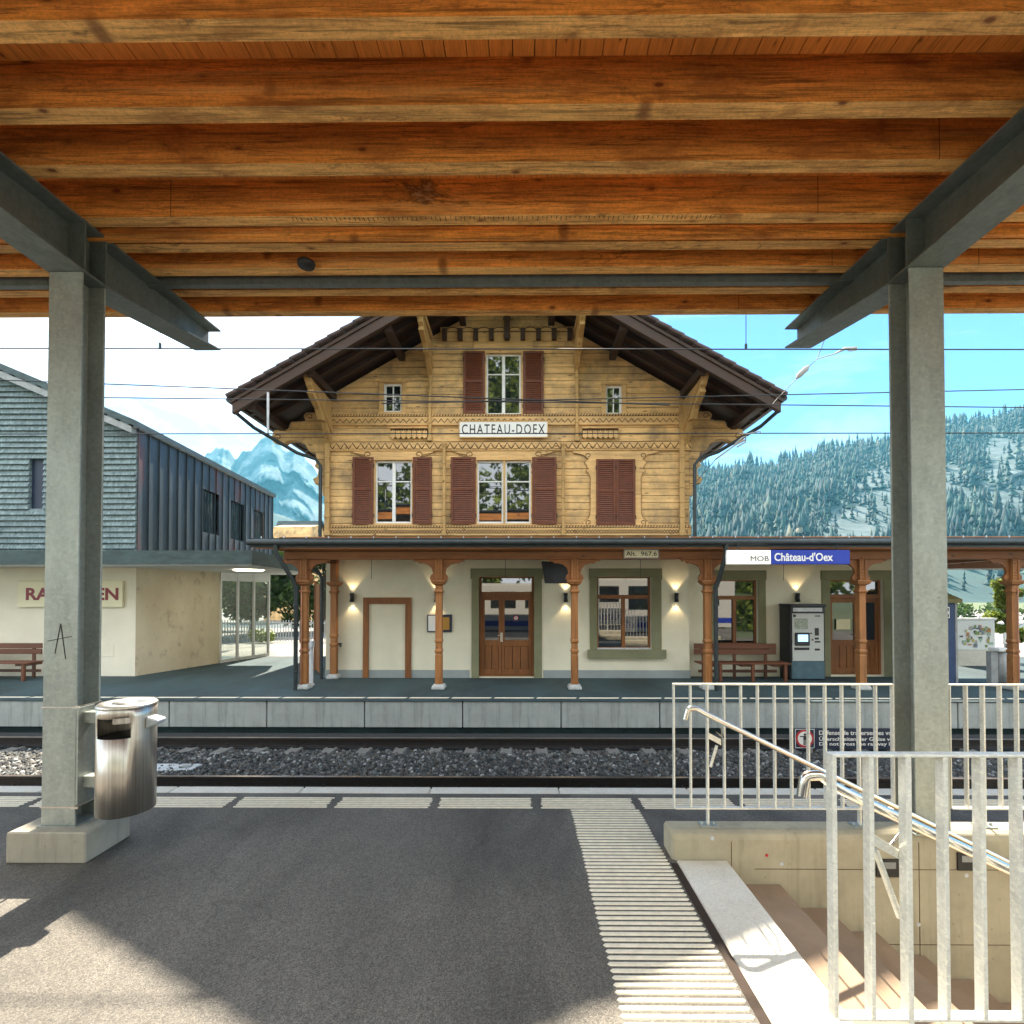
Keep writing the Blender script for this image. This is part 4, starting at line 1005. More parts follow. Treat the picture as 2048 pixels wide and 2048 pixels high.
q = MB(); q.hexa([(xv0, 11.02, zgut+.042), (xv1, 11.02, zgut+.042), (xv1, 12.98, zgut+.19), (xv0, 12.98, zgut+.19), (xv0, 11.02, zgut+.049), (xv1, 11.02, zgut+.049), (xv1, 12.98, zgut+.197), (xv0, 12.98, zgut+.197)]); build(q, 'veranda_boards', M['veranda'], vr)
def post(X, y, dirs=(-1, 1), m=M['verandaz'], zt=None):
    zt = zb0 if zt is None else zt
    h = .083
    q = MB(); q.sq([(.145, 0), (.155, .06), (.115, .125)], X, y); st_ = build(q, 'post_stone', M['stone'], None) if False else None
    q2 = MB(); zc = PZ(880, 1165, YP)
    q2.sq([(h*.95, .126), (h*.95, .78), (h*.85, .80), (h*.85, .83), (h*1.05, .85), (h*1.05, .90), (h*.85, .92), (h*.85, 1.06), (h*1.05, 1.08), (h*1.05, 1.12), (h*.92, 1.15), (h*.88, zc-.30), (h*1.0, zc-.24), (h*1.25, zc-.22), (h*1.25, zc-.19), (h*.95, zc-.17), (h*.95, zc-.07), (h*1.7, zc-.03), (h*1.7, zc), (h*2.0, zc+.01), (h*2.0, zc+.045), (h*1.0, zc+.046), (h*1.0, zt)], X, y)
    p_ = build(q2, 'post', m, vr, bevel=.006)
    build(q, 'post_stone', M['stone'], p_, bevel=.02)
    q3 = MB()
    for k in range(8): q3.box(X-.03, X+.03, y-h-.02, y-h-.0, zc+.09+k*.065, zc+.12+k*.065)
    q3.box(X-.075, X-.045, y-h-.025, y-h, zc+.05, zt); q3.box(X+.045, X+.075, y-h-.025, y-h, zc+.05, zt)
    build(q3, 'post_ornament', m, p_, bevel=.004)
    for s in dirs:
        A = [(h, zt), (.60, zt), (.56, zt-.05), (.50, zt-.04), (.46, zt-.09), (.38, zt-.09), (.26, zt-.12), (.17, zt-.20), (.14, zt-.32), (.19, zt-.37), (.21, zt-.44), (.16, zt-.50), (h, zc+.06)]
        q = MB(); q.prism([(X+s*a_, z_) for a_, z_ in A], 'y', y-.035, y+.035); build(q, 'carved_brace', M['veranda'], p_, bevel=.006)
    return p_
xps = [PX(609, 1300, YP), PX(878, 1300, YP), PX(1149, 1300, YP), PX(1415, 1300, YP), PX(1722, 1300, YP), PX(2026, 1300, YP)]
for X in xps: post(X, YP)
post(PX(668, 1300, 12.85), 12.85, (), zt=zb0)
post(xps[0]-.0, 12.85-.0, (), zt=zb0) if False else None
q = MB(); q.box(xps[0]-.08, xps[0]+.08, YP+.085, 12.95, zb0, zb1); q.box(xps[5]-.08, xps[5]+.08, YP+.085, 16, zb0, zb1); q.box(PX(668, 1300, 12.85)-.3, PX(668, 1300, 12.85)+.1, 12.77, 12.93, zb0+.01, zb1); build(q, 'cross_beam', M['veranda'], vr, bevel=.008)
for X, yy in ((xps[0]-.14, 11.3), (xps[3]+.14, 11.3)):
    q = MB(); zt2 = zgut-.05; q.tube([(X-.30 if X < 0 else X+.1, 10.95, zt2), (X-.30 if X < 0 else X+.1, 10.97, zt2-.2), (X-.05 if X < 0 else X+.05, 11.22, zt2-.75), (X, yy, zt2-.95), (X, yy, 0)], .048, 10)
    for z_ in (.4, 1.9): q.lathe([(.05, z_), (.06, z_+.005), (.06, z_+.03), (.05, z_+.035)], X, yy, 12)
    build(q, 'downpipe', M['darkmetal'], vr)
q = MB(); xb_ = PX(643, 1300, 12.8); q.tube([(xb_-.28, 12.75, PZ(630, 1137, 12.8)), (xb_-.1, 12.8, PZ(630, 1142, 12.8)), (xb_, 12.8, PZ(640, 1158, 12.8)), (xb_, 12.8, 0)], .042, 10)
build(q, 'downpipe', M['darkmetal'], vr)
q = MB(); X = xps[0]-.03; q.tube([(X, YP-.11, 2.35), (X, YP-.11, .1)], .014, 6); X = xps[5]+.02; q.tube([(X, YP-.11, 2.3), (X, YP-.11, .1)], .012, 6); build(q, 'copper_conduit', M['copper'], vr)
q = MB()
for px, pa, pb in ((743, 1119, 1158), (1011, 1119, 1155), (1281, 1119, 1158), (1567, 1122, 1161)):
    X = PX(px, pa, 12.3); q.tube([(X, 12.3, PZ(px, pa, 12.3)+.3), (X, 12.3, PZ(px, pb, 12.3))], .006, 5)
build(q, 'hanging_rod', M['darkmetal'], vr)
# ------------------------------------------------------------------ signs
def board(name, r, y, th, m, label, cat='sign', frame=None):
    x0, x1, z0, z1 = r; t = thing(name, ((x0+x1)/2, y, z0), label, cat)
    q = MB(); q.box(x0, x1, y-th, y, z0, z1); build(q, 'sign_panel', m, t, bevel=.004)
    if frame:
        q = MB(); w = .022; q.box(x0-w, x0, y-th-.006, y, z0-w, z1+w); q.box(x1, x1+w, y-th-.006, y, z0-w, z1+w); q.box(x0, x1, y-th-.006, y, z0-w, z0); q.box(x0, x1, y-th-.006, y, z1, z1+w); build(q, 'sign_frame', frame, t)
    return t
r = frect(920, 1094, 846, 876); t = board('station_sign', r, YF-.06, .03, M['signwhite'], 'white station name sign with black capitals on the gable', frame=M['trim'])
h = r[3]-r[2]; text('CHATEAU-DOEX', r[0]+.06, r[1]-.06, r[2]+h*.18, r[3]-h*.16, YF-.091, 'lettering', M['ink'], t, bold=.006, spacing=1.25)
r = frect(1249, 1316, 1100, 1115, YP-.11); t = board('altitude_sign', r, YP-.106, .015, M['signcream'], 'small cream altitude sign on the veranda beam', frame=M['grey'])
h = r[3]-r[2]; text('Alt.  967.6', r[0]+.03, r[1]-.03, r[2]+h*.2, r[3]-h*.2, YP-.122, 'lettering', M['ink'], t, bold=.006)
YS = 10.95
r = frect(1451, 1694, 1101, 1129, YS); xm = PX(1538, 1115, YS); t = thing('platform_name_sign', ((r[0]+r[1])/2, YS, r[2]), 'illuminated platform sign, white panel beside a blue panel, hanging from the veranda', 'sign')
mw = emit('lit_sign_white', (1, .98, .9), .1, (.8, .8, .76)); mbl = emit('lit_sign_blue', (.01, .04, .5), .03, (.006, .03, .30))
q = MB(); q.box(r[0], xm-.005, YS-.1, YS, r[2], r[3]); build(q, 'white_panel', mw, t, bevel=.008)
q = MB(); q.box(xm+.005, r[1], YS-.1, YS, r[2], r[3]); build(q, 'blue_panel', mbl, t, bevel=.008)
h = r[3]-r[2]; X0, X1 = PX(1497, 1115, YS), PX(1533, 1115, YS); text('MOB', X0, X1, r[2]+h*.22, r[2]+h*.58, YS-.101, 'lettering', M['ink'], t)
X0, X1 = PX(1544, 1115, YS), PX(1660, 1115, YS); text("Château-d'Oex", X0, X1, r[2]+h*.22, r[3]-h*.18, YS-.101, 'lettering', M['signwhite'], t, bold=.02)
q = MB()
for X in (r[0]+.25, r[1]-.25): q.tube([(X, YS-.05, r[3]), (X, YS-.05, r[3]+.25)], .012, 6)
build(q, 'hanger', M['darkmetal'], t)
# warning sign beside the track
YW = 8.8
t = thing('track_warning_sign', (PX(1690, 1475, YW), YW, -.62), 'navy warning sign beside the track with red ring pictogram and three text lines', 'warning sign')
r1 = frect(1588, 1627, 1457, 1495, YW); r2 = frect(1628, 1830, 1457, 1497, YW)
q = MB(); q.box(r1[0], r1[1], YW-.03, YW, r1[2], r1[3]); pp = build(q, 'pictogram_panel', M['navy'], t)
q = MB(); w = .012; x0, x1, z0, z1 = r1
q.box(x0, x0+w, YW-.034, YW-.0301, z0, z1); q.box(x1-w, x1, YW-.034, YW-.0301, z0, z1); q.box(x0+w, x1-w, YW-.034, YW-.0301, z0, z0+w); q.box(x0+w, x1-w, YW-.034, YW-.0301, z1-w, z1); build(q, 'panel_border', M['lgrey'], pp)
cx_, cz_ = (x0+x1)/2, (z0+z1)/2
q = MB(); q.tube([(cx_, YW-.0302, cz_), (cx_, YW-.034, cz_)], .155, 28); build(q, 'red_ring', M['red'], pp)
q = MB(); q.tube([(cx_, YW-.0341, cz_), (cx_, YW-.037, cz_)], .122, 28); build(q, 'white_disc', M['signwhite'], pp)
q = MB(); y_ = YW-.039; q.box(cx_-.028, cx_+.028, y_, y_+.0018, cz_-.02, cz_+.045); q.box(cx_-.085, cx_+.085, y_, y_+.0018, cz_+.028, cz_+.045); q.box(cx_-.026, cx_-.006, y_, y_+.0018, cz_-.11, cz_-.02); q.box(cx_+.006, cx_+.026, y_, y_+.0018, cz_-.11, cz_-.02); q.tube([(cx_, y_+.0018, cz_+.07), (cx_, y_, cz_+.07)], .022, 12); build(q, 'standing_figure', M['ink'], pp)
q = MB(); q.box(r2[0], r2[1], YW-.03, YW, r2[2], r2[3]); build(q, 'text_panel', M['navy'], t)
hh = (r2[3]-r2[2])
for i, (s, e) in enumerate((('Défense de traverser les voies', 1795), ('Überschreiten der Gleise verboten', 1818), ('Do not cross the railway lines', 1798))):
    zc = r2[3]-hh*(.19+.29*i); text(s, PX(1636, 1470, YW), PX(e, 1470, YW), zc-hh*.11, zc+hh*.11, YW-.031, 'lettering', M['signwhite'], t, bold=.012)
q = MB()
for X in (r1[0]+.3, r2[1]-.25): q.box(X-.03, X+.03, YW+.001, YW+.05, -.66, r2[2]+.2)
build(q, 'support_post', M['grey'], t)

# ------------------------------------------------------------------ wall lamps with up and down light
def wall_lamp(px, y, label, both=True):
    X, Z = P(px, 1195, y); t = thing('wall_lamp', (X, y, Z), label, 'wall lamp', 'up and down wall lamps of the station'); yy = y-.09
    q = MB(); n = 16
    q.lathe([(.052, Z-.115), (.058, Z-.115), (.042, Z), (.058, Z+.115), (.052, Z+.115)], X, yy, n); q.lathe([(0, Z-.02), (.04, Z-.02), (.04, Z+.02), (0, Z+.02)], X, yy, n); q.box(X-.03, X+.03, yy+.03, y-.001, Z-.05, Z+.05); build(q, 'lamp_body', M['black'], t)
    q = MB(); q.lathe([(0, Z+.06), (.040, Z+.06)], X, yy, n); q.lathe([(0, Z-.06), (.040, Z-.06)], X, yy, n); build(q, 'bulb', M['lampglow'], t)
    for s in (1, -1):
        ld = bpy.data.lights.new('lamp_light', 'SPOT'); lo = bpy.data.objects.new('lamp_light', ld); COL.objects.link(lo); lo.parent = t
        ld.energy = 2.8 ; ld.color = (1, .74, .42); ld.spot_size = math.radians(84); ld.spot_blend = .25; ld.shadow_soft_size = .03
        lo.location = (0, -.085, s*.13); lo.rotation_euler = (0 if s < 0 else PI, 0, 0)
for px, y, l in ((706, YF, 'black up and down wall lamp left of the blocked doorway'), (874, YF, 'wall lamp glowing behind the second veranda post'), (1131, YF, 'black wall lamp between the main door and the big ground floor window'), (1351, YF, 'black wall lamp right of the big ground floor window'), (1592, YA, 'wall lamp above the ticket machine')):
    wall_lamp(px, y, l)
# timetable case
x0, x1, z0, z1 = frect(855, 904, 1229, 1264); t = thing('notice_case', ((x0+x1)/2, YF, z0), 'dark framed notice case with white and ochre posters behind a veranda post', 'notice case')
q = MB(); q.box(x0, x1, YF-.05, YF-.001, z0, z1); build(q, 'case_frame', M['navy'], t, bevel=.006)
q = MB(); q.box(x0+.03, x0+.30, YF-.056, YF-.0505, z0+.03, z1-.03); build(q, 'white_poster', M['signwhite'], t)
q = MB(); q.box(x1-.27, x1-.06, YF-.056, YF-.0505, z0+.06, z1-.07); build(q, 'ochre_poster', M['orange'], t)
# wall tap / small wall fitting
X, Z = P(682, 1288, YF); t = thing('wall_tap', (X, YF, Z), 'small black tap on the wall beside the corner post', 'tap'); q = MB(); q.tube([(X, YF, Z), (X, YF-.08, Z), (X+.03, YF-.1, Z-.06)], .022, 8); q.box(X-.05, X+.05, YF-.07, YF-.05, Z+.01, Z+.03); build(q, 'tap_body', M['black'], t)
# hanging monitor and camera beneath the veranda
X, Z = P(1120, 1150, 12.0); t = thing('hanging_screen', (X, 12, Z), 'dark information screen hanging behind the third veranda post', 'screen')
q = MB(); q.hexa([(X-.34, 11.9, Z-.2), (X+.25, 12.25, Z-.2), (X+.22, 12.35, Z-.2), (X-.37, 12.0, Z-.2), (X-.42, 11.85, Z+.32), (X+.28, 12.25, Z+.32), (X+.25, 12.37, Z+.32), (X-.45, 11.98, Z+.32)]); build(q, 'screen_case', M['black'], t, bevel=.01)
q = MB(); q.tube([(X-.05, 12.1, Z+.3), (X-.05, 12.1, Z+.75)], .02, 8); build(q, 'ceiling_pole', M['black'], t)
# benches
def bench(x0, x1, y, label, nl=3):
    t = thing('bench', ((x0+x1)/2, y, 0), label, 'bench', 'wooden platform benches')
    q = MB(); q.box(x0, x1, y-.02, y+.02, .62, .755); q.box(x0, x1, y-.015, y+.025, .768, .90); build(q, 'backrest', M['bench'], t, bevel=.008)
    q = MB()
    for k in range(4): q.box(x0-.02, x1+.12, y-.52+k*.12, y-.42+k*.12, .43, .465)
    build(q, 'seat', M['bench'], t, bevel=.006)
    for i in range(nl):
        X = x0+.25+i*(x1-x0-.5)/(nl-1)
        q = MB(); q.box(X-.035, X+.035, y+.02, y+.07, .0, .88); build(q, 'leg', M['bench'], t, bevel=.006)
        q = MB(); q.box(X+.24-.035, X+.24+.035, y-.50, y-.43, .0, .43); q.box(X-.03, X+.25, y-.42, y+.02, .36, .43) ; build(q, 'leg', M['bench'], t, bevel=.006)
    q = MB(); q.box(x0+.1, x1, y-.05, y-.01, .16, .23); build(q, 'stretcher', M['bench'], t, bevel=.005)
bench(PX(1388, 1300, 12.95), PX(1552, 1300, 12.95), 12.95, 'dark brown bench under the annexe window')
bench(PX(-120, 1300, 12.9), PX(84, 1300, 12.9), 12.9, 'brown bench at the left edge against the bank wall')
# ticket machine
x0, x1 = PX(1581, 1280, 12.75), PX(1647, 1280, 12.75); z1 = PZ(1612, 1211, 12.75); y0 = 12.72
t = thing('ticket_machine', ((x0+x1)/2, 13, 0), 'grey ticket machine with a glowing screen against the annexe wall', 'ticket machine')
q = MB(); q.box(x0, x1, y0+.02, YA-.04, .02, z1-.03); q.box(x0-.02, x0-.001, y0, YA-.04, 0, z1-.04); q.box(x1+.001, x1+.02, y0, YA-.04, 0, z1-.04); q.box(x0-.03, x1+.03, y0-.06, YA-.03, z1-.03, z1+.04); q.box(x0-.02, x1+.02, y0-.02, y0+.02, z1-.19, z1-.031); build(q, 'cabinet', M['black'], t, bevel=.008)
zb_ = PZ(1612, 1322, y0); q = MB(); q.box(x0+.03, x1-.01, y0-.01, y0+.019, zb_, z1-.20); fp = build(q, 'front_panel', M['machine'], t, bevel=.006)
q = MB(); q.box(x0+.0, x1+.0, y0-.012, y0+.019, .03, zb_-.005); build(q, 'base_panel', M['machineblue'], t, bevel=.004)
def mm(px0, px1, py0, py1): a = frect(px0, px1, py0, py1, y0); return a
q = MB(); a = mm(1589, 1618, 1265, 1291); q.box(a[0], a[1], y0-.045, y0-.0101, a[2], a[3]); sc = build(q, 'screen_housing', M['black'], t, bevel=.01)
q = MB(); a = mm(1594, 1614, 1269, 1283); q.box(a[0], a[1], y0-.048, y0-.0455, a[2], a[3]); build(q, 'screen', M['screen'], sc)
q = MB(); a = mm(1588, 1615, 1237, 1258); q.box(a[0], a[1], y0-.014, y0-.0101, a[2], a[3]); build(q, 'zone_map', plain('map_print', (.36, .40, .33), .6, var=.6, scale=30), fp)
q = MB().mat(M['black'])
for b_2 in ((1629, 1637, 1256, 1271), (1588, 1618, 1295, 1300), (1629, 1637, 1275, 1279), (1629, 1640, 1282, 1285), (1629, 1639, 1297, 1301), (1586, 1591, 1229, 1234), (1629, 1640, 1231, 1233), (1620, 1623, 1265, 1268), (1623, 1626, 1278, 1281)):
    a = mm(*b_2); q.box(a[0], a[1], y0-.016, y0-.0101, a[2], a[3])
build(q, 'slots_and_keys', None, fp)
q = MB(); a = mm(1585, 1643, 1214, 1223); q.box(a[0], a[1], y0-.03, y0-.0201, a[2], a[3]-.02); build(q, 'top_light_strip', M['lgrey'], t)
# ticket validator by the left veranda post
X = PX(620, 1330, 11.9); t = thing('ticket_validator', (X, 11.9, 0), 'slim grey ticket validator column behind the left veranda post', 'ticket validator')
q = MB(); q.lathe([(0, 0), (.11, 0), (.11, .03), (.075, .04), (.075, .86), (0, .86)], X, 11.9, 20); build(q, 'column', M['lgrey'], t)
q = MB(); q.box(X-.07, X+.08, 11.82, 11.98, .90, 1.06); q.box(X-.06, X+.06, 11.84, 11.96, .86, .90); build(q, 'validator_head', M['lgrey'], t, bevel=.01)
# open wooden door leaf at the chalet's left corner
X0 = PX(628, 1300, 14.2); X1 = PX(641, 1300, 13.6); t = thing('side_door', ((X0+X1)/2, 14, 0), 'brown wooden side door standing open at the left corner of the chalet', 'door')
q = MB(); q.hexa([(X0, 14.3, .03), (X1, 13.5, .03), (X1+.05, 13.52, .03), (X0+.05, 14.32, .03), (X0, 14.3, 2.45), (X1, 13.5, 2.45), (X1+.05, 13.52, 2.45), (X0+.05, 14.32, 2.45)]); build(q, 'door_leaf', M['door'], t, bevel=.01)
q = MB(); q.box(X0-.06, X0+.0, 14.32, 14.42, 0, 2.55); build(q, 'door_post', M['veranda'], t)

# ------------------------------------------------------------------ bank building on the left
bk = thing('bank_building', (-12, 14, 0), 'modern bank building with grey shingled gable and seamed metal side', 'bank building')
C0 = (-10.2, 13.2); C1 = (-9.5, 15.75); C2 = (-8.9, 17.6)
q = MB(); q.box(-30, C0[0], 13.2, 13.5, 0, 2.869); build(q, 'front_wall', M['cream2'], bk)
q = MB(); q.prism([C0, C1, (C1[0]-.3, C1[1]), (C0[0]-.3, C0[1]+.301)], 'z', 0, 2.8685); q.v = [(a, b+.0, z) for a, b, z in q.v]; build(q, 'stained_side_wall', M['stain_wall'], bk)
x0, x1, z0, z1 = frect(201, 228, 1286, 1313, 13.2); q = MB(); q.box(x0, x1, 13.19, 13.1995, z0, z1); build(q, 'meter_hatch', M['cream2'], bk, bevel=.004)
# glazed entrance along the passage
N = 3
for i in range(N+1):
    f = i/N; X = C1[0]+(C2[0]-C1[0])*f; Y_ = C1[1]+(C2[1]-C1[1])*f; q = MB(); q.box(X-.04, X+.04, Y_, Y_+.06, 0, 2.868); build(q, 'glazing_mullion', M['white'], bk)
q = MB(); q.prism([(C1[0]-.02, C1[1]+.03), (C2[0]-.02, C2[1]+.03), (C2[0]-.03, C2[1]+.03), (C1[0]-.03, C1[1]+.03)], 'z', .1, 2.6)
gl = NT('clear_glazing'); gl.b.inputs['Transmission Weight'].default_value = .92; build(q, 'glazing', gl.done((.75, .82, .78), .02, 0, 1.5), bk)
q = MB(); q.prism([(C1[0]-.05, C1[1]), (C2[0]-.05, C2[1]), (C2[0]+.02, C2[1]), (C1[0]+.02, C1[1])], 'z', 2.6, 2.868); q.prism([(C1[0]-.05, C1[1]), (C2[0]-.05, C2[1]), (C2[0]+.02, C2[1]), (C1[0]+.02, C1[1])], 'z', 0, .1); build(q, 'glazing_rail', M['white'], bk)
# overhanging slab
zs0, zs1 = 2.87, PZ(300, 1101, 12.05)
pl = [(-30, 12.05), (PX(504, 1115, 12.05), 12.05), (PX(604, 1118, 16.5)+.2, 16.6), (PX(604, 1118, 16.5)-.2, 17.7), (-30, 17.7)]
q = MB(); q.prism(pl, 'z', zs0+.02, zs1); build(q, 'canopy_slab', M['fascia'], bk)
q = MB(); q.prism([(a+(-.03 if i in (1, 2, 3) else 0), b+(.03 if i in (0, 1) else 0)) for i, (a, b) in enumerate(pl)], 'z', zs0, zs0+.019); build(q, 'slab_soffit', M['soffit_white'], bk)
q = MB(); X, Y_ = PX(497, 1151, 14.2), 14.2; q.lathe([(0, zs0-.03), (.36, zs0-.03), (.40, zs0-.001)], X, Y_, 28); build(q, 'ceiling_light', M['downlight'], bk)
# upper storey: shingled gable facing the tracks
zg0 = zs1+.001; XR = C0[0]; zR = PZ(262, 856, 13.2)
def gz(x): return zR+(XR-x)*.42 if XR-x < 12 else zR+12*.42-(XR-x-12)*.42
Wd = [frect(61, 90, 917, 1021, 13.2), frect(-40, 0, 917, 1021, 13.2)]
q = MB(); z = zg0; k = 0; ph = .15
while z < gz(XR-12)-.05:
    xa_ = XR if z+ph < zR else XR-(z+ph-zR)/.42
    xbb = XR-24+ (0 if z+ph < zR else (z+ph-zR)/.42)
    cut = [w_ for w_ in Wd if w_[2] < z+ph/2 < w_[3]]
    xs_ = [xbb]+sorted(v for w_ in cut for v in w_[:2])+[xa_]
    for i in range(0, len(xs_), 2):
        if xs_[i+1]-xs_[i] > .05:
            x_ = xs_[i]
            while x_ < xs_[i+1]-.001:
                x2 = min(xs_[i+1], x_+random.uniform(.35, 1.1)); d = random.uniform(0, .008)
                q.hexa([(x_, 13.125-d, z), (x2, 13.125-d, z), (x2, 13.26, z), (x_, 13.26, z), (x_, 13.19-d, z+ph+.02), (x2, 13.19-d, z+ph+.02), (x2, 13.26, z+ph+.02), (x_, 13.26, z+ph+.02)]); x_ = x2
    z += ph; k += 1
build(q, 'shingle_facade', M['shingle'], bk)
q = MB()
for w_ in Wd: build(MB().box(w_[0], w_[1], 13.24, 13.27, w_[2], w_[3]), 'window', M['navy'], bk)
# metal clad side
E0 = (XR, 13.2); E1 = (PX(545, 1050, 22.5), 22.5); zE = PZ(545, 997, 22.5)
def side(f, dz=0): return (E0[0]+(E1[0]-E0[0])*f, E0[1]+(E1[1]-E0[1])*f)
hol = [(404, 437, 981, 1068), (460, 487, 1007, 1080), (506, 529, 1023, 1066)]
def solve(px):      # fraction along the side wall seen at px
    lo, hi = 0, 1
    for _ in range(40):
        m_ = (lo+hi)/2; X, Y_ = side(m_); pxm = 1024+ (X/Y_*math.cos(YAW)+math.sin(YAW))/(math.cos(YAW)-X/Y_*math.sin(YAW))*F-SHX*2048
        if pxm < px: lo = m_
        else: hi = m_
    return lo
def sidewall(q, f0, f1, z0, z1, off=0., th=.06):
    a, b = side(f0), side(f1); q.hexa([(a[0]+off, a[1], z0), (b[0]+off, b[1], z0), (b[0]+off-th, b[1], z0), (a[0]+off-th, a[1], z0), (a[0]+off, a[1], z1), (b[0]+off, b[1], z1), (b[0]+off-th, b[1], z1), (a[0]+off-th, a[1], z1)])
HF = []
for px0, px1, pa, pb in hol:
    f0, f1 = solve(px0), solve(px1); ym = side((f0+f1)/2)[1]; HF.append((f0, f1, PZ((px0+px1)/2, pb, ym), PZ((px0+px1)/2, pa, ym)))
HF = [(a, b, HF[0][2]*.5+HF[1][2]*.5, HF[0][3]*.5+HF[1][3]*.5) for a, b, c0, c1 in HF]
q = MB(); xs_ = sorted({0, 1}|{v for h_ in HF for v in h_[:2]})
for f0, f1 in zip(xs_, xs_[1:]):
    hh_ = [h_ for h_ in HF if h_[0] <= (f0+f1)/2 <= h_[1]]
    if hh_: sidewall(q, f0, f1, zg0, hh_[0][2]); sidewall(q, f0, f1, hh_[0][3], zR)
    else: sidewall(q, f0, f1, zg0, zR)
nb_ = 20
for i in range(nb_+1):
    f = i/nb_; hh_ = [h_ for h_ in HF if h_[0] <= f <= h_[1]]
    for z0, z1 in ([(zg0, hh_[0][2]), (hh_[0][3], zR)] if hh_ else [(zg0, zR)]):
        sidewall(q, max(0, f-.0012), min(1, f+.0012), z0, z1, .035, .034)
build(q, 'metal_cladding', M['seam'], bk)
q = MB(); sidewall(q, .001, .999, zg0, zR-.02, -.16, .05); build(q, 'inner_skin', M['groove'], bk)
for h_ in HF:
    q = MB(); sidewall(q, h_[0], h_[1], h_[2], h_[3], -.10, .01); wn_ = build(q, 'window', M['glass'], bk)
    q = MB()
    for k in range(1, 6): f = h_[0]+(h_[1]-h_[0])*k/6; sidewall(q, f-.0008, f+.0008, h_[2], h_[3], -.05, .03)
    build(q, 'louvre', M['seam'], wn_)
q = MB(); ov = .0
for s_, x0_, x1_ in ((1, XR+.12, XR-12),):
    q.hexa([(x1_, 12.95, gz(XR-12)+.0), (x0_, 12.95, zR-.03), (E1[0]+.1, 22.6, zR-.03), (E1[0]-12, 22.6, gz(XR-12)), (x1_, 12.95, gz(XR-12)+.2), (x0_, 12.95, zR+.13), (E1[0]+.1, 22.6, zR+.13), (E1[0]-12, 22.6, gz(XR-12)+.2)])
build(q, 'metal_roof', M['fascia'], bk)
q = MB(); q.hexa([(XR-12, 12.98, gz(XR-12)-.18), (XR, 12.98, zR-.2), (XR, 13.15, zR-.2), (XR-12, 13.15, gz(XR-12)-.18), (XR-12, 12.98, gz(XR-12)-.001), (XR, 12.98, zR-.031), (XR, 13.15, zR-.031), (XR-12, 13.15, gz(XR-12)-.001)]); build(q, 'gable_batten', M['grey'], bk)
q = MB(); sidewall(q, .0, 1, zR-.04, zR+.03, .07, .05); build(q, 'eave_trim', M['lgrey'], bk)
x0, x1, z0, z1 = frect(40, 249, 1162, 1214, 13.2); t = board('bank_sign', (x0, x1, z0, z1), 13.19, .06, M['signcream'], 'cream sign with dark red capitals on the bank wall, partly hidden by the left column', 'sign')
h = z1-z0; text('RAIFFEISEN', PX(52, 1188, 13.13), PX(237, 1188, 13.13), z0+h*.26, z1-h*.26, 13.129, 'lettering', M['wine'], t, bold=.03)
# ------------------------------------------------------------------ terrain far away
def interp(px, pts):
    pts = sorted(pts); xs_ = [a for a, b in pts]; ys_ = [b for a, b in pts]; return np.interp(px, xs_, ys_)
def vnoise(n, seed, octs=6, rough=.55):         # 1-d fractal noise of length n
    r = np.random.default_rng(seed); out = np.zeros(n); amp = 1
    for o in range(octs):
        k = 4*2**o+2; out += amp*np.interp(np.linspace(0, k-1, n), np.arange(k), r.uniform(-1, 1, k)); amp *= rough
    return out
def noise2(u, v, seed, octs=5, rough=.55):
    r = np.random.default_rng(seed); out = np.zeros_like(u); amp = 1
    for o in range(octs):
        g = r.uniform(-1, 1, (260, 260)); f = 2**o
        x = (u*f) % 250; y = (v*f) % 250; i = x.astype(int); j = y.astype(int); a = x-i; b = y-j; a = a*a*(3-2*a); b = b*b*(3-2*b)
        out += amp*(g[i, j]*(1-a)*(1-b)+g[i+1, j]*a*(1-b)+g[i, j+1]*(1-a)*b+g[i+1, j+1]*a*b); amp *= rough
    return out
def terrain(name, px0, px1, nu, nv, D0, D1, sky, m, rough, seed, back=1.25, pw=1.15, crest=0):
    px = np.linspace(px0, px1, nu); py = interp(px, sky); u = (px-1040)/1000; el = (1190-py)/1000
    t = np.linspace(0, 1, nv); U, T = np.meshgrid(u, t, indexing='ij'); E = np.meshgrid(el, t, indexing='ij')[0]
    D = D0+(D1-D0)*T
    n = noise2((U+3)*14+0*T, T*10+2, seed)
    H_ = (CAMZ+.7+D1*E+crest*noise2((U+3)*40, U*0+3, seed+5))*T**pw
    D = D+n*rough*2.5*np.sin(PI*T)
    Z = -.75+H_+n*rough*np.sin(PI*T*.93)
    D = np.concatenate([D, D[:, -1:]*back], 1); Z = np.concatenate([Z, Z[:, -1:]*.5-1], 1); U = np.concatenate([U, U[:, -1:]], 1)
    V = np.stack([U*D, D, Z], -1); nv2 = nv+1
    i, j = np.meshgrid(np.arange(nu-1), np.arange(nv2-1), indexing='ij'); b = (i*nv2+j).ravel()
    f = np.stack([b, b+nv2, b+nv2+1, b+1], 1)
    o = bulk(name, V.reshape(-1, 3), f, m, True); structure(o); return o, V
SKY_R = [(1040, 1100), (1250, 1010), (1340, 960), (1390, 946), (1440, 942), (1500, 936), (1560, 930), (1600, 916), (1640, 905), (1700, 893), (1780, 885), (1880, 862), (1960, 842), (2048, 820), (2200, 790), (2500, 780)]
hill, HV = terrain('hills', 1150, 2500, 220, 44, 190, 600, SKY_R, M['hill'], 7.0, 11)
hill['label'] = 'steep forested hillside rising behind the right of the station'
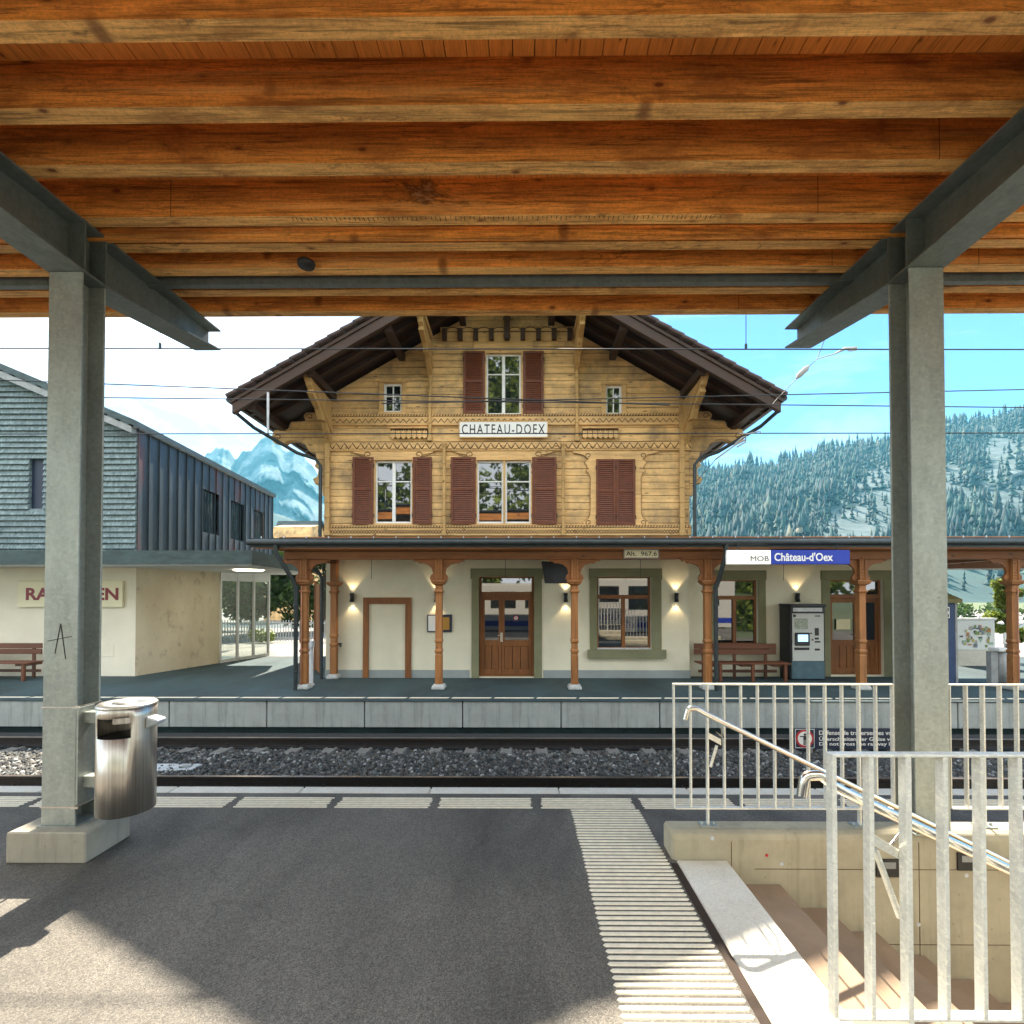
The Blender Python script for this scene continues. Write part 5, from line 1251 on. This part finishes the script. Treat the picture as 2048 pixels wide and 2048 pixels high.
# rocky clearings on the slope, as slabs of pale rock
def rockmask(px, py):
    a = ((px-1715)/85)**2+((py-1065)/52)**2; b = ((px-1765)/60)**2+((py-990)/55)**2; c_ = ((px-2010)/80)**2+((py-965)/95)**2; d = ((px-1900)/40)**2+((py-970)/60)**2
    return np.minimum(np.minimum(a, b), np.minimum(c_, d*1.3))
u_ = HV[..., 0]/HV[..., 1]; pxg = 1040+1000*u_; pyg = 1190-1000*(HV[..., 2]-CAMZ)/HV[..., 1]
mk = rockmask(pxg, pyg)+.55*noise2((u_+3)*22, HV[..., 2]/9+40, 77)
mi = np.zeros((HV.shape[0]-1, HV.shape[1]-1), np.int32); mi[(mk < .85)[:-1, :-1]] = 1
hill.data.materials.append(M['rock']); hill.data.polygons.foreach_set('material_index', mi.ravel())
# forest: thousands of small conifers
n = 15000; r_ = np.random.default_rng(5)
ii = r_.uniform(0, HV.shape[0]-1.001, n); jj = r_.uniform(0, 1, n)**.8*(HV.shape[1]-2.001)
i0 = ii.astype(int); j0 = jj.astype(int); a = (ii-i0)[:, None]; b = (jj-j0)[:, None]
B = HV[i0, j0]*(1-a)*(1-b)+HV[i0+1, j0]*a*(1-b)+HV[i0, j0+1]*(1-a)*b+HV[i0+1, j0+1]*a*b
pxb = 1040+1000*B[:, 0]/B[:, 1]; pyb = 1190-1000*(B[:, 2]-CAMZ)/B[:, 1]
mk = rockmask(pxb, pyb)+.55*noise2((B[:, 0]/B[:, 1]+3)*22, B[:, 2]/9+40, 77)
low = (pxb > 1820) & (pyb > 1110)
keep = ((mk > .95) | (r_.random(n) < .12)) & ~(low & (r_.random(n) < .8)) & (B[:, 1] > 205)
B = B[keep]; n = len(B); grp_ = noise2((B[:, 0]/B[:, 1]+3)*30, B[:, 1]/14, 91); hgt = (4.5+12.5*r_.random(n)**1.3)*np.clip(.95+.45*grp_, .5, 1.5); rad = hgt*r_.uniform(.12, .26, n)
prof = [(0.02, .30, 1.0), (.30, .62, .72), (.55, 1.0, .44)]; K = 7; Vs = []; Fs = []; off = 0
ang = np.arange(K)*2*PI/K
for z0, z1, rr in prof:
    ring = np.stack([np.cos(ang)[None]*rad[:, None]*rr*r_.uniform(.7, 1.25, (n, K)), np.sin(ang)[None]*rad[:, None]*rr*r_.uniform(.7, 1.25, (n, K)), np.repeat((hgt*z0)[:, None], K, 1)+r_.uniform(-.4, .4, (n, K))], -1)+B[:, None]
    tip = B[:, None]+np.stack([0*hgt, 0*hgt, hgt*z1], -1)[:, None]
    Vs.append((ring, tip))
V = np.concatenate([np.concatenate([rg, tp], 1) for rg, tp in Vs], 1)       # n, 3*(K+1), 3
fl = []
for l in range(3):
    for k in range(K): fl.append((l*(K+1)+k, l*(K+1)+(k+1) % K, l*(K+1)+K))
fl = np.array(fl); f = (np.arange(n)[:, None, None]*(3*(K+1))+fl[None]).reshape(-1, 3)
fo = bulk('forest', V.reshape(-1, 3), f, M['conifer']); tag(fo, 'dense bluish conifer forest covering the hillside on the right', 'forest', kind='stuff')
SKY_L = [(-900, 1000), (100, 1010), (330, 960), (400, 917), (430, 900), (452, 905), (466, 922), (482, 905), (500, 898), (515, 880), (533, 874), (548, 880), (560, 892), (580, 898), (600, 915), (640, 955), (760, 990), (1000, 1010), (1250, 1000), (1500, 1090)]
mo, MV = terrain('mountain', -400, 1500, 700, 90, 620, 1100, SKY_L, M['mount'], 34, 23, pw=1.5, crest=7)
mo['label'] = 'jagged rocky mountain fading into blue haze left of the chalet'
lo_, LV = terrain('foothills', -500, 1300, 240, 24, 420, 640, [(-500, 1060), (300, 1040), (520, 1020), (560, 1030), (640, 1062), (900, 1080), (1300, 1120)], M['hill'], 4, 31)
lo_['label'] = 'low wooded ridge in front of the mountain'

# ------------------------------------------------------------------ trees and shrubs
def leaves(name, clumps, per, size, m, parent=None, seed=1, origin=(0, 0, 0)):
    r = np.random.default_rng(seed); C = []
    for (cx, cy_, cz, rx, ry, rz) in clumps:
        d = r.normal(size=(per, 3)); d /= np.linalg.norm(d, axis=1)[:, None]; rad = r.random(per)[:, None]**.45
        C.append(d*rad*np.array([rx, ry, rz])+np.array([cx, cy_, cz]))
    C = np.concatenate(C); n = len(C); s = size*r.uniform(.6, 1.3, n)
    a1 = r.normal(size=(n, 3)); a1 /= np.linalg.norm(a1, axis=1)[:, None]; a2 = np.cross(a1, r.normal(size=(n, 3))); a2 /= np.linalg.norm(a2, axis=1)[:, None]
    q = np.array([(-1, 0), (0, -.55), (1, 0), (0, .55)])
    V = C[:, None]+(a1[:, None]*q[None, :, :1]+a2[:, None]*q[None, :, 1:])*s[:, None, None]
    base = np.array(worldloc(parent)) if parent else np.array(origin)
    o = bulk(name, V.reshape(-1, 3)-base, np.arange(n*4).reshape(-1, 4), m)
    if parent: o.parent = parent
    else: o.location = origin
    return o
def tree(name, x, y, z, h, r, label, m, seed, per=420, size=.16, nc=16, group=None, lean=0, cb=.3):
    t = thing(name, (x, y, z), label, 'tree', group); rr = np.random.default_rng(seed)
    q = MB(); q.tube([(x, y, z-.2), (x+lean*.3+rr.uniform(-.05, .05), y, z+h*.3), (x+lean*.7, y+.05, z+h*.6), (x+lean, y, z+h*.85)], [h*.03, h*.024, h*.016, h*.006], 8)
    for k in range(7):
        a = rr.uniform(0, 2*PI); zz = z+h*rr.uniform(.3, .65); q.tube([(x+lean*.5, y, zz), (x+lean*.5+math.cos(a)*r*.45, y+math.sin(a)*r*.45, zz+h*.12), (x+lean*.5+math.cos(a)*r*.8, y+math.sin(a)*r*.8, zz+h*.16)], [h*.011, h*.007, h*.003], 6)
    build(q, 'trunk', M['bark'], t)
    cl = []
    for k in range(nc):
        a = rr.uniform(0, 2*PI); f = rr.random(); zz = z+h*(cb+(1-cb)*f*.9); w = r*(1-.55*abs(f-.4)*1.6)*rr.uniform(.35, .85)
        s = r*rr.uniform(.28, .48); cl.append((x+lean*f+math.cos(a)*w, y+math.sin(a)*w, zz, s, s, s*.8))
    leaves('crown', cl, per, size, m, t, seed)
    return t
tree('garden_tree', -14.6, 27, 0, 5.0, 2.6, 'dark green tree with a leaning trunk behind the glazed bank passage', M['leaf'], 3, lean=.6, cb=.28)
tree('garden_tree', -11.6, 29.5, 0, 5.2, 2.8, 'dark green tree seen through the passage beside the veranda post', M['leaf'], 4, cb=.12)
tree('garden_tree', -18.5, 30, 0, 5.0, 2.6, 'green tree seen through the bank glazing', M['leaf'], 9, cb=.2)
tree('sapling', 15.75, 16.3, 0, 2.75, .52, 'bright yellow green sapling beside the right veranda post', M['leaf2'], 6, per=150, size=.085, nc=16, cb=.25)
sh = thing('flowering_shrub', (-11.7, 22.6, 0), 'small yellow flowering shrub at the foot of the fence in the passage', 'shrub'); leaves('foliage', [(-11.7+dx, 22.6, .3, .3, .25, .3) for dx in (-.3, 0, .35)], 160, .07, M['leaf2'], sh, 8)
# picket fence at the end of the passage
fe = thing('picket_fence', (-11, 23.2, 0), 'low grey metal picket fence at the end of the passage', 'fence')
q = MB()
for i in range(75): x = -16.5+i*.13; q.box(x, x+.04, 23.2, 23.22, 0, .98)
q.box(-16.5, -6.8, 23.22, 23.25, .12, .17); q.box(-16.5, -6.8, 23.22, 23.25, .82, .87); build(q, 'fence_panel', M['lgrey'], fe)
# little house with a hipped gable far behind
hx, hy = PX(590, 1050, 42), 42.0
hs = thing('chalet_house', (hx, hy, 0), 'small house with a green grey roof and wooden gable behind the bank', 'house')
za, zt2 = 3.2, PZ(590, 1036, 42)
q = MB(); q.box(hx-2.6, hx+1.2, hy, hy+6, 0, za+1.3); q.prism([(hy, za+1.3), (hy+6, za+1.3), (hy+5, zt2-.6), (hy+3, zt2-.15), (hy+1, zt2-.6)], 'x', hx-2.3, hx+1.0); build(q, 'house_body', M['siding'], hs)
q = MB(); ap = zt2
q.hexa([(hx-3, hy-.6, za+.6), (hx+.2, hy-.6, za+.6), (hx+1.2, hy+3, ap), (hx-2.9, hy+3, ap), (hx-3, hy-.6, za+.8), (hx+.2, hy-.6, za+.8), (hx+1.2, hy+3, ap+.2), (hx-2.9, hy+3, ap+.2)])
q.hexa([(hx-2.9, hy+3.01, ap), (hx+1.2, hy+3.01, ap), (hx+1.2, hy+6.6, za+.6), (hx-3, hy+6.6, za+.6), (hx-2.9, hy+3.01, ap+.2), (hx+1.2, hy+3.01, ap+.2), (hx+1.2, hy+6.6, za+.8), (hx-3, hy+6.6, za+.8)])
build(q, 'house_roof', M['fascia'], hs)

# ------------------------------------------------------------------ things to the right of the annexe
kx0, kx1 = 9.85, PX(1915, 1250, 12.0)
k_ = thing('kiosk', (kx0, 12.4, 0), 'narrow dark blue kiosk with an olive pyramid roof beside the right column', 'kiosk')
zt3 = PZ(1895, 1206, 12.0)
q = MB(); q.box(kx0, kx1-.05, 12.0, 12.85, 0, zt3); build(q, 'kiosk_body', M['bluebox'], k_, bevel=.01)
q = MB(); q.box(kx1-.049, kx1-.0, 12.0, 12.05, 0, zt3); q.box(kx1-.049, kx1, 12.8, 12.85, 0, zt3); build(q, 'corner_post', M['grey'], k_)
q = MB(); q.box(kx0-.08, kx1+.07, 11.93, 12.92, zt3+.001, zt3+.09); q.hexa([(kx0-.08, 11.93, zt3+.091), (kx1+.07, 11.93, zt3+.091), (kx1+.07, 12.92, zt3+.091), (kx0-.08, 12.92, zt3+.091), (kx0+.3, 12.3, zt3+.36), (kx1-.28, 12.3, zt3+.36), (kx1-.28, 12.5, zt3+.36), (kx0+.3, 12.5, zt3+.36)]); build(q, 'kiosk_roof', M['olive'], k_, bevel=.008)
q = MB(); X, Z = P(1888, 1225, 12.0); q.box(X-.13, X+.12, 11.985, 11.9995, Z-.13, Z+.13); ip = build(q, 'pictogram_plate', M['signwhite'], k_)
q = MB(); q.box(X-.11, X+.10, 11.980, 11.9845, Z-.11, Z+.11); build(q, 'plate_field', M['navy'], ip)
q = MB(); q.tube([(X+.03, 11.9799, Z), (X+.03, 11.976, Z)], .062, 16); q.box(X-.07, X-.0, 11.976, 11.9799, Z-.07, Z+.07); build(q, 'plate_symbol', M['signwhite'], ip)
# notice board
yb_ = 15.3; x0, x1, z0, z1 = frect(1914, 1990, 1236, 1300, yb_)
nb2 = thing('notice_board', ((x0+x1)/2, yb_, 0), 'white notice board full of small posters on a pale base beyond the kiosk', 'notice board')
q = MB(); q.box(x0, x1, yb_, yb_+.12, z0, z1-.06); q.box(x0-.04, x1+.04, yb_-.04, yb_+.16, z1-.06, z1); build(q, 'board_panel', M['signwhite'], nb2, bevel=.008)
q = MB(); q.box(x0+.05, x1, yb_+.02, yb_+.4, 0, z0-.001); build(q, 'board_base', M['pale_conc'], nb2)
q = MB()
for f in (.16, .63): X = x0+(x1-x0)*f; q.lathe([(0, z1), (.035, z1), (.035, z1+.06), (0, z1+.09)], X, yb_+.06, 10)
build(q, 'finial', M['white'], nb2)
pc = [(.20, .30, .10), (.5, .22, .08), (.1, .1, .1), (.35, .5, .4), (.45, .42, .36), (.2, .24, .3), (.5, .4, .1)]
q = MB()
pm = [flat('poster_tint_%s' % nm, c_, .7) for nm, c_ in zip(('green', 'orange', 'black', 'mint', 'sand', 'slate', 'yellow'), pc)]
for k in range(44):
    a = x0+.06+random.random()*(x1-x0-.25); b = z0+.05+random.random()*(z1-z0-.35); w_ = random.uniform(.04, .14); h_ = random.uniform(.04, .13)
    build(MB().box(a, a+w_, yb_-.004-.0004*k, yb_-.002-.0004*k, b, b+h_), 'poster', pm[k % 7], nb2)
X = PX(2000, 1330, 11.9); rb2 = thing('litter_bin', (X, 11.9, 0), 'grey cylindrical litter bin with a white lid under the right end of the veranda', 'litter bin')
zt4 = PZ(2000, 1298, 11.9); q = MB(); q.lathe([(0, 0), (.11, 0), (.11, zt4-.05), (0, zt4-.05)], X+.03, 11.9, 24); q.box(X-.25, X-.09, 11.85, 11.98, 0, zt4-.06); build(q, 'bin_body', M['grey'], rb2)
q = MB(); q.box(X-.16, X+.17, 11.75, 12.05, zt4-.05, zt4+.03); build(q, 'bin_lid', M['signwhite'], rb2, bevel=.015)
X, Z = P(2012, 1276, 12.6); bt = thing('info_tablet', (X, 12.6, Z), 'small white notice fixed beside the right veranda post', 'notice'); q = MB(); q.box(X-.07, X+.06, 12.58, 12.61, Z-.15, Z+.13); build(q, 'notice_plate', M['signwhite'], bt, bevel=.01); q = MB(); q.box(X-.01, X+.01, 12.6101, 12.64, 0, Z); build(q, 'notice_post', M['grey'], bt)
q = MB()   # rear part of the veranda roof where it runs past the annexe
q.box(10.2, 16.5, 13.0, 15.6, zgut+.02, zgut+.10); zr = PZ(1950, 1139, 15.5); q.box(10.2, 16.5, 15.45, 15.6, zr, zgut+.019); q.tube([(10.2, 14.6, zr+.15), (14.2, 14.6, zr+.42)], .03, 6)
build(q, 'rear_roof', M['veranda'], vr)
q = MB(); q.box(10.2, 16.5, 15.44, 15.4495, zr-.0, zr+.03); build(q, 'roof_edge_strip', M['lgrey'], vr)
rw = MB(); rw.add([(-60, 33, -.025), (120, 33, -.025), (120, 39, -.025), (-60, 39, -.025)], [(0, 1, 2, 3)]); structure(build(rw, 'road', M['asphalt2']))
hg = thing('hedge', (30, 48, 0), 'low green hedge along the road far beyond the notice board', 'hedge'); leaves('foliage', [(16+i*1.2, 44+(i % 3)*.6, .6, 1.1, .8, .9) for i in range(30)], 220, .17, M['leaf'], hg, 12)

# ------------------------------------------------------------------ overhead line
def wire(pts, r, label, sag=0, grp='overhead wires across the track'):
    (pa, ya), (pb, yb2) = pts; A = Vector((P(*pa, ya)[0], ya, P(*pa, ya)[1])); B_ = Vector((P(*pb, yb2)[0], yb2, P(*pb, yb2)[1])); d = B_-A
    q = MB(); n_ = 14; q.tube([A+d*(f*1.5-.25)+Vector((0, 0, -sag*4*f*(1-f))) for f in np.linspace(0, 1, n_)], r, 6)
    return tag(build(q, 'overhead_wire', M['black'], origin=A+d*.5), label, 'wire', grp)
wire([((0, 697), 8.1), ((2048, 699), 8.1)], .010, 'uppermost dark overhead wire just below the edge of the timber canopy')
wire([((0, 760), 10.2), ((1040, 799), 9.2)], .011, 'thin overhead wire sloping down towards the chalet from the left edge')
wire([((1040, 801), 9.2), ((2048, 779), 10.0)], .010, 'thin overhead wire rising to the right edge from the chalet')
wire([((0, 793), 9.4), ((2048, 815), 9.4)], .010, 'third overhead wire passing in front of the small gable windows')
wire([((0, 868), 9.0), ((2048, 866), 9.0)], .010, 'lowest overhead wire crossing just above the name sign level of the eaves')
def dropper(px, p0, p1, y, label, ins=False):
    A, B_ = P(px, p0, y), P(px, p1, y); q = MB(); q.tube([(A[0], y, A[1]), (B_[0], y, B_[1])], .006 if not ins else .02, 6)
    zc = B_[1]; q.box(B_[0]-.015, B_[0]+.015, y-.015, y+.015, zc, zc+.09); tag(build(q, 'wire_dropper', M['lgrey'] if ins else M['darkmetal'], origin=(B_[0], y, B_[1])), label, 'wire hanger')
dropper(320, 560, 697, 8.1, 'short vertical dropper on the top wire left of the chalet'); dropper(1492, 560, 699, 8.1, 'short vertical dropper on the top wire right of the chalet roof'); dropper(536, 785, 866, 9.0, 'pale vertical insulator rod under the left eave', True)
# stay cable with insulator
ys2 = 8.6
st2 = thing('stay_cable', (4.5, ys2, 5), 'slanting stay cable with a dark insulator right of the chalet roof', 'cable')
def pl(px, py): a = P(px, py, ys2); return (a[0], ys2, a[1])
q = MB(); q.tube([pl(1385, 972), pl(1432, 918)], .007, 6); q.tube([pl(1545, 808), pl(1595, 755)], .007, 6); q.tube([pl(1618, 733), pl(1634, 718), pl(1652, 672), pl(1672, 600)], .007, 6); build(q, 'cable', M['darkmetal'], st2)
q = MB(); q.tube([pl(1592, 758), pl(1598, 751), pl(1612, 738), pl(1619, 731)], [.012, .045, .045, .012], 10); build(q, 'insulator', M['grey'], st2)
q = MB(); q.tube([pl(1634, 718), pl(1668, 708), pl(1690, 697), pl(1712, 696), pl(1714, 700)], [.008, .012, .028, .028, .01], 8); q.tube([pl(1690, 697), pl(1700, 702), pl(1712, 700)], .01, 6); build(q, 'clamp_arm', M['lgrey'], st2)
q = MB(); q.tube([pl(1432, 918), pl(1470, 890), pl(1490, 880)], .014, 8); q.tube([pl(1470, 888), pl(1484, 876), pl(1492, 872), pl(1491, 884), pl(1474, 894)], .014, 6); q.tube([pl(1479, 867), pl(1496, 868), pl(1520, 862), pl(1522, 868)], .010, 6); build(q, 'tension_link', M['grey'], st2)

# ------------------------------------------------------------------ behind the viewer: the carriage and trees that the station windows mirror
yc = -3.5; tr_ = thing('railway_carriage', (0, yc-1.3, -.3), 'pale railway carriage standing at the platform behind the viewer, mirrored in the windows', 'train')
q = MB(); x = -13.0; wz0, wz1 = 1.35, 2.35; holes_ = [(-12+i*2.05, -12+i*2.05+1.5, wz0, wz1) for i in range(12)]
q.wall(-13, 13, .05, 2.72, yc-.1, yc, holes_); q.box(-13, 13, yc-2.6, yc-.101, 2.65, 2.85); q.box(-13, 13, yc-2.65, yc-2.6, .05, 2.65); build(q, 'carriage_body', plain('cream_carriage_paint', (.52, .50, .45), .4, var=.03), tr_)
q = MB()
for h_ in holes_: q.box(h_[0], h_[1], yc-.07, yc-.05, h_[2], h_[3])
build(q, 'carriage_windows', M['glass'], tr_)
q = MB(); q.box(-13, 13, yc+.001, yc+.006, .30, .62); build(q, 'blue_stripe', M['signblue'], tr_)
q = MB(); q.box(-12.5, 12.5, yc-2.4, yc-.2, -.6, .05); build(q, 'underframe', M['black'], tr_)
r2_ = np.random.default_rng(3)
wd = leaves('woodland', [(r2_.uniform(-34, 34), -26+r2_.uniform(-3, 3)-zz_*.4, zz_, r2_.uniform(1.6, 3), 1.8, r2_.uniform(1.5, 2.6)) for zz_ in r2_.uniform(1, 42, 480)], 130, .5, M['leaf2'], None, 21)
tag(wd, 'sunlit green trees behind the viewer mirrored in the windows', 'woodland', kind='stuff')
HAZE = True
if HAZE:
    q = MB(); q.box(-2700, 2700, -700, 1700, -2, 420); hz = build(q, 'haze'); hm = bpy.data.materials.new('haze_air'); hm.use_nodes = True; t_ = hm.node_tree; t_.nodes.remove(t_.nodes['Principled BSDF'])
    pv = t_.nodes.new('ShaderNodeVolumePrincipled'); pv.inputs['Color'].default_value = (.16, .56, .78, 1); pv.inputs['Density'].default_value = .00024; pv.inputs['Anisotropy'].default_value = .2
    t_.links.new(pv.outputs[0], t_.nodes['Material Output'].inputs['Volume']); hz.data.materials.clear(); hz.data.materials.append(hm); hz['kind'] = 'stuff'; hz['label'] = 'pale blue valley haze'; hz['category'] = 'haze'
# ------------------------------------------------------------------ light, world, colour management
a_, b_ = -.03, .88                       # shadow shift per metre of height (x, towards the viewer)
elev = math.atan(1/math.hypot(a_, b_)); az = math.atan2(-a_, b_)   # az from +y towards +x
sd = bpy.data.lights.new('sun', 'SUN'); sun = bpy.data.objects.new('sun', sd); COL.objects.link(sun)
sd.energy = 5.0; sd.angle = math.radians(.6); sd.color = (1, .90, .74)
dirv = Vector((math.sin(az)*math.cos(elev), math.cos(az)*math.cos(elev), math.sin(elev)))
sun.rotation_euler = dirv.to_track_quat('Z', 'Y').to_euler(); sun.location = (0, 0, 50)
w = bpy.data.worlds.new('World'); scene.world = w; w.use_nodes = True
nt = w.node_tree; bg = nt.nodes['Background']
sky = nt.nodes.new('ShaderNodeTexSky'); sky.sky_type = 'NISHITA'; sky.sun_disc = False
sky.sun_elevation = elev; sky.sun_rotation = az; sky.air_density = 1.0; sky.dust_density = 0; sky.ozone_density = 10; sky.altitude = 960
tc = nt.nodes.new('ShaderNodeTexCoord'); mp = nt.nodes.new('ShaderNodeMapping'); mp.inputs['Scale'].default_value = (1.2, 1.2, 5.5)
nt.links.new(tc.outputs['Generated'], mp.inputs['Vector'])
no = nt.nodes.new('ShaderNodeTexNoise'); no.inputs['Scale'].default_value = 2.3; no.inputs['Detail'].default_value = 7; no.inputs['Roughness'].default_value = .62; no.inputs['Distortion'].default_value = .5
nt.links.new(mp.outputs['Vector'], no.inputs['Vector'])
rp = nt.nodes.new('ShaderNodeValToRGB'); rp.color_ramp.elements[0].position = .50; rp.color_ramp.elements[1].position = .72
nt.links.new(no.outputs['Fac'], rp.inputs['Fac'])
# a bank of thin cloud towards the left
sx = nt.nodes.new('ShaderNodeSeparateXYZ'); nt.links.new(tc.outputs['Generated'], sx.inputs[0])
mr = nt.nodes.new('ShaderNodeMapRange'); mr.inputs[1].default_value = -.02; mr.inputs[2].default_value = -.45; mr.inputs[3].default_value = 0; mr.inputs[4].default_value = .62
nt.links.new(sx.outputs['X'], mr.inputs[0])
ad = nt.nodes.new('ShaderNodeMath'); ad.operation = 'MULTIPLY_ADD'; ad.use_clamp = True; ad.inputs[1].default_value = .17
r3 = nt.nodes.new('ShaderNodeValToRGB'); r3.color_ramp.elements[0].position = .36; r3.color_ramp.elements[1].position = .50; r3.color_ramp.elements[0].color = (.35, .35, .35, 1)
nt.links.new(no.outputs['Fac'], r3.inputs['Fac'])
mu = nt.nodes.new('ShaderNodeMath'); mu.operation = 'MULTIPLY'; nt.links.new(mr.outputs[0], mu.inputs[0]); nt.links.new(r3.outputs['Color'], mu.inputs[1])
nt.links.new(rp.outputs['Color'], ad.inputs[0]); nt.links.new(mu.outputs[0], ad.inputs[2])
mb = nt.nodes.new('ShaderNodeMapRange'); mb.inputs[1].default_value = .10; mb.inputs[2].default_value = -.35; mb.inputs[3].default_value = 0; mb.inputs[4].default_value = .95   # unseen bright cloud added over the rear half of the sky as fill light
nt.links.new(sx.outputs['Y'], mb.inputs[0])
mm_ = nt.nodes.new('ShaderNodeMath'); mm_.operation = 'MAXIMUM'; mm_.use_clamp = True; nt.links.new(ad.outputs[0], mm_.inputs[0]); nt.links.new(mb.outputs[0], mm_.inputs[1])
mx = nt.nodes.new('ShaderNodeMix'); mx.data_type = 'RGBA'; nt.links.new(mm_.outputs[0], mx.inputs[0]); nt.links.new(sky.outputs[0], mx.inputs[6])
mx.inputs[7].default_value = (12.5, 12.7, 13, 1)
nt.links.new(mx.outputs[2], bg.inputs['Color']); bg.inputs['Strength'].default_value = .070
vs_ = scene.view_settings; vs_.view_transform = 'Standard'; vs_.look = 'None'; vs_.exposure = 2.05; vs_.gamma = 1; vs_.use_curve_mapping = False
cy = scene.cycles; cy.use_denoising = True; cy.max_bounces = 8; cy.diffuse_bounces = 4; cy.glossy_bounces = 4; cy.caustics_reflective = False; cy.caustics_refractive = False
cy.sample_clamp_indirect = 8
try: cy.denoiser = 'OPENIMAGEDENOISE'
except Exception: pass
